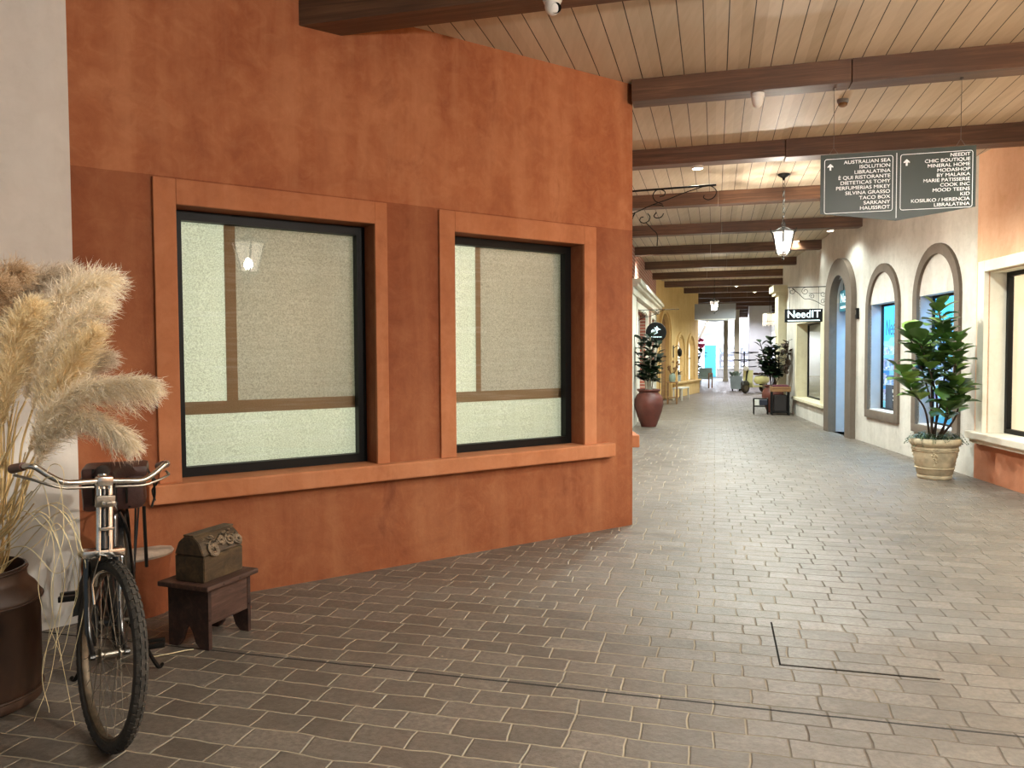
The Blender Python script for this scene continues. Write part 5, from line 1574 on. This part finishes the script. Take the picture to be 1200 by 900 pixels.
# display stand with round trays, crate, scooter
L_ = at(872, 453, 30.5); L_.z = 0
t = thing('tray_stand', 'black post stand with paired round trays beside the pale crate', 'stand', L_, -CORR)
bm = NB(); tube(bm, [(0, 0, .02), (0, 0, 1.55)], .03, 10); box(bm, -.16, .16, -.16, .16, 0, .40, .02); done('post', bm, 'black_frame', t, smooth=40)
for z, w_ in ((1.48, .33), (1.18, .24)):
    for s in (-1, 1):
        bm = NB(); lathe(bm, [(0, z), (.20, z + .01), (.21, z + .05), (.19, z + .05), (0, z + .03)], 20, (s * w_, 0, 0), .6); tube(bm, [(0, 0, z - .03), (s * w_, 0, z)], .012, 6); done('tray', bm, 'black_frame', t, smooth=40)
L_ = at(862, 455, 30.2); L_.z = 0
t = thing('planter_box', 'pale blue grey planter box standing in the passage far ahead', 'planter', L_, -CORR)
bm = NB(); prism(bm, [(-.18, .08), (.2, .08), (.25, .58), (-.22, .58)], -.2, .2); done('box_body', bm, 'blue_grey', t)
bm = NB(); box(bm, -.15, -.10, -.15, .15, 0, .08); box(bm, .12, .17, -.15, .15, 0, .08); done('feet', bm, 'black_frame', t)
bl = NB(); rn = random.Random(13)
for i in range(40): leaf(bl, Vector((rn.uniform(-.15, .15), rn.uniform(-.1, .1), .56)), Vector((rn.uniform(-.6, .6), rn.uniform(-.6, .6), 1)), Vector((0, 0, 1)), .25, .04)
done('foliage', bl, 'jar', t, smooth=60)
L_ = at(884, 455, 28.6); L_.z = 0
t = thing('motor_scooter', 'pale yellow vintage motor scooter parked far ahead, headlamp facing the viewer', 'scooter', L_, R(-90 - 14.8 - 38))
for x in (.55, -.55):
    bm = NB(); ring(bm, (x, 0, .23), (0, 1, 0), .18, .05, 28, 8); w_ = done('wheel', bm, 'tyre', t, smooth=60)
    bm = NB(); tube(bm, [(x, -.05, .23), (x, .05, .23)], .13, 16); done('hub', bm, 'steel', w_, smooth=40)
bm = NB(); lathe(bm, [(0, 0), (.16, 0), (.24, .08), (.25, .2), (.2, .3), (0, .34)], 20); bm.transform(Matrix.Translation((-.45, 0, .32)) @ Matrix.Diagonal((1.6, .85, 1, 1))); done('rear_body', bm, 'pale_yellow', t, smooth=50)
bm = NB(); prism(bm, [(.0, .22), (.38, .22), (.44, .40), (.40, .85), (.36, .85), (.38, .42), (.30, .28), (.0, .28)], -.2, .2); done('leg_shield', bm, 'pale_yellow', t)
bm = NB(); box(bm, -.30, .1, -.14, .14, .22, .28, .01); done('footboard', bm, 'pale_yellow', t)
bm = NB(); box(bm, -.75, -.1, -.13, .13, .66, .75, .03); done('seat', bm, 'leather', t)
bm = NB(); tube(bm, [(.55, 0, .23), (.42, 0, .95)], .03, 8); tube(bm, spline([(.34, -.33, 1.0), (.42, -.15, .98), (.42, .15, .98), (.34, .33, 1.0)], 4), .018, 8); done('handlebar', bm, 'black_metal', t, smooth=50)
bm = NB(); b = NB(); lathe(b, [(0, -.06), (.08, -.05), (.10, 0), (.09, .05), (0, .06)], 16); b.transform(Matrix.Translation((.5, 0, .92)) @ Matrix.Rotation(PI / 2, 4, 'Y')); merge(bm, b); done('headlamp', bm, 'white_paint', t, smooth=50)
bm = NB(); b = NB(); lathe(b, [(.24, 0), (.22, .1), (.12, .16), (0, .18)], 18); b.transform(Matrix.Translation((.55, 0, .30)) @ Matrix.Diagonal((1, .45, 1, 1))); merge(bm, b); done('front_mudguard', bm, 'black_paint', t, smooth=50)
# crystal chandelier
L_ = at(902, 372, 24.0)
t = thing('crystal_chandelier', 'bright drum-shaped crystal chandelier hanging right of the passage', 'chandelier', (L_.x, L_.y, CEIL))
bm = NB(); tube(bm, [(0, 0, 0), (0, 0, -1.05)], .008, 6); lathe(bm, [(0, 0), (.06, 0), (.05, -.03), (0, -.04)], 16); done('rod', bm, 'black_metal', t, smooth=40)
bm = NB()
for z in (-1.05, -1.30): ring(bm, (0, 0, z), (0, 0, 1), .2, .008, 32, 6)
done('hoop', bm, 'chrome', t, smooth=60)
bm = NB()
for k in range(22):
    a = 2 * PI * k / 22; b = NB(); box(b, -.008, .008, -.008, .008, -1.40 - .04 * (k % 2), -1.06); b.transform(Matrix.Rotation(a, 4, 'Z') @ Matrix.Translation((.2, 0, 0))); merge(bm, b)
done('crystal_drops', bm, 'crystal', t)
# festoon lights strung across the far part
p0, p1 = at(829, 374, 29.5), at(817, 396, 44.0)
t = thing('festoon_lights', 'string of small white bulbs running along the far left ceiling', 'string lights', p0)
P = [Vector((0, 0, 0)), (p1 - p0) * .5 + Vector((0, 0, -.15)), p1 - p0]
bm = NB(); tube(bm, spline(P, 8), .006, 5); done('cable', bm, 'black_metal', t)
bm = NB()
for q in spline(P, 8): b = NB(); bmesh.ops.create_icosphere(b, subdivisions=1, radius=.07); b.transform(Matrix.Translation(q - Vector((0, 0, .08)))); merge(bm, b)
done('bulbs', bm, 'bulb_string' if 'bulb_string' in M else 'crystal', t)
# far shop: counter, shelves with goods, blue cabinet
def fe(u, y, z=0.0): return loc_of(E0, FR, u, y, z)
t = thing('blue_cabinet', 'tall pale turquoise cabinet in the bright shop at the far end', 'cabinet', fe(7.78, -.6), FR)
bm = NB(); box(bm, -.35, .35, -.25, .25, 0, 2.0, .02); done('body', bm, 'cyan', t)
for x in (-.17, .17): bm = NB(); box(bm, x - .15, x + .15, .25, .27, .1, 1.9, .01); done('door', bm, 'cyan', t)
for i, (u, lab) in enumerate(((6.62, 'white shelves of bright goods beside the turquoise cabinet in the far shop'), (5.34, 'white shelves of bright goods in the far shop, second from the turquoise cabinet'), (4.06, 'white shelves of bright goods in the far shop, third from the turquoise cabinet'))):
    t = thing('display_shelves', lab, 'shelves', fe(u, -1.2), FR, 'white shelves in the far shop')
    bm = NB(); box(bm, -.62, .62, -.3, -.25, 0, 2.1); box(bm, -.62, -.58, -.3, .2, 0, 2.1); box(bm, .58, .62, -.3, .2, 0, 2.1); done('carcass', bm, 'shop_white', t)
    for k in range(5):
        bm = NB(); box(bm, -.58, .58, -.25, .2, .3 + .38 * k, .33 + .38 * k); sh = done('shelf', bm, 'shop_white', t)
        bm = NB(); rn = random.Random(50 + k + 7 * i); x = -.55
        while x < .42:
            w_ = rn.uniform(.08, .16); box(bm, x, x + w_, -.15, .15, .331 + .38 * k, .331 + .38 * k + rn.uniform(.12, .3), .01); x += w_ + .03
        done('goods', bm, 'shop_goods', sh)
t = thing('sales_counter', 'low white sales counter before the shelves of the far shop', 'counter', fe(6.3, .5), FR)
bm = NB(); box(bm, -1.1, 1.1, -.3, .3, 0, .5, .02); done('body', bm, 'shop_white', t)
bm = NB(); box(bm, -1.15, 1.15, -.33, .33, .5, .54, .01); done('top', bm, 'white_paint', t)

# ---- hatch in the paving
h0 = Vector((1.42, 4.16, 0))
t = thing('floor_hatch', 'rectangular paved hatch with dark edges set in the floor', 'hatch', (0, 0, 0), 0)
c0 = h0.dot(PDIR); c1 = h0.dot(CDIR)
def hq(bm, a, b, c, d, z0, z1): box(bm, a, b, c, d, z0, z1, 0, Matrix.Rotation(-CORR, 4, 'Z'))
bm = NB(); hq(bm, c0, c0 + .70, c1 - .585, c1, -.01, .0035); done('cover', bm, 'hatch', t)
bm = NB(); g = .009
hq(bm, c0 - g, c0, c1 - .585 - g, c1 + g, -.01, .0012); hq(bm, c0, c0 + .68, c1 - .585 - g, c1 - .585, -.01, .0012); hq(bm, c0, c0 + .70, c1, c1 + g * .7, -.01, .0012)
done('edge_gap', bm, 'gap', t)

# ================================================================== LIGHT
wd = bpy.data.worlds.new('world'); SC.world = wd; wd.use_nodes = True
bg = wd.node_tree.nodes['Background']; bg.inputs[0].default_value = lin('#e2f3ff'); bg.inputs[1].default_value = 0.52

def lamp(name, kind, loc, power, col='#ffe2bd', size=.05, target=None, angle=None, blend=.6, sy=None):
    l = bpy.data.lights.new(name, kind); l.energy = power; l.color = lin(col)[:3]
    if kind == 'AREA':
        l.size = size
        if sy: l.shape = 'RECTANGLE'; l.size_y = sy
    else:
        l.shadow_soft_size = size
    if kind == 'SPOT':
        l.spot_size = R(angle or 110); l.spot_blend = blend
    o = bpy.data.objects.new(name, l); C.objects.link(o); o.location = loc
    if target is not None:
        o.rotation_euler = (Vector(target) - Vector(loc)).to_track_quat('-Z', 'Y').to_euler()
    return o

# rooms behind the blinds, the arched shop, the display, the far shop
lamp('room_light', 'AREA', loc_of(A, OR_ROT, 2.1, -1.7, 1.7), 98, '#f6fbee', 4.2, loc_of(A, OR_ROT, 2.1, 0, 1.6), sy=2.6)
lamp('shop_light', 'AREA', loc_of(R1, RW_ROT, 2.9, -.75, 2.9), 420, '#7fd0ff', 5.4, loc_of(R1, RW_ROT, 2.9, -.74, 0), sy=.9)
lamp('display_light', 'AREA', loc_of(R1, RW_ROT, -1.6, -.8, 2.8), 60, '#fff0d8', 2.5, loc_of(R1, RW_ROT, -1.6, -.8, 0), sy=.6)
lamp('far_shop_light', 'AREA', loc_of(E0, FR, 6, -1.4, 2.9), 1700, '#eef4ff', 9, loc_of(E0, FR, 6, -1.0, 0), sy=2)
for c, p, e in ((34, 1.4, 420), (31, .6, 420), (37, .9, 550), (43, 1.0, 700)):  # the first spot is added to brighten the white column
    v = pc(p, c, 3.5); lamp('passage_or_fill_light', 'SPOT', v, e, '#f4f3ff', .12, v - Vector((0, 0, 1)), 150)
for i, (x, y, z) in enumerate(spots):
    lamp('downlight_or_fill', 'SPOT', (x, y, z), (70 if i == 4 else 35 if i == 5 else 400), '#eefaf4', .035, (x, y, 0), 140)
# unseen downlights around the viewer, then spots added to brighten the passage floor
for p, c, e in ((1.9, 7.7, 360), (1.2, 3.5, 150), (2.9, 3.5, 330), (2.2, .9, 300), (3.2, 5.6, 390), (.9, 10.1, 480), (.8, 12.7, 480), (.5, 15.4, 480), (.3, 18.2, 480), (.3, 21, 480)):
    v = pc(p, c, CEIL - .06); lamp('downlight_or_fill', 'SPOT', v, e, '#eefaf4', .05, (v.x, v.y, 0), 150)
lamp('plume_fill', 'SPOT', (-.55, 1.3, CEIL - .08), 430, '#fff6e6', .05, (-2.2, 3.2, 1.6), 30, .9)  # unseen spot added to brighten the pampas plumes
lamp('downlight_or_fill', 'SPOT', pc(1.2, 47.0, 3.5), 500, '#f4f6ff', .1, pc(1.2, 50, 2.6), 150)  # added spot, aimed to brighten the upper far wall
lamp('downlight_or_fill', 'SPOT', pc(-2.2, 46.5, 3.5), 500, '#f4f6ff', .1, pc(-2.2, 50, 2.6), 150)  # second added spot for the far wall, further left

SC.view_settings.view_transform = 'Standard'
SC.view_settings.look = 'None'
SC.view_settings.exposure = -0.18
SC.view_settings.gamma = 1.0
SC.cycles.max_bounces = 8
SC.cycles.transparent_max_bounces = 12
SC.cycles.sample_clamp_indirect = 12
SC.cycles.caustics_reflective = False
SC.cycles.caustics_refractive = False
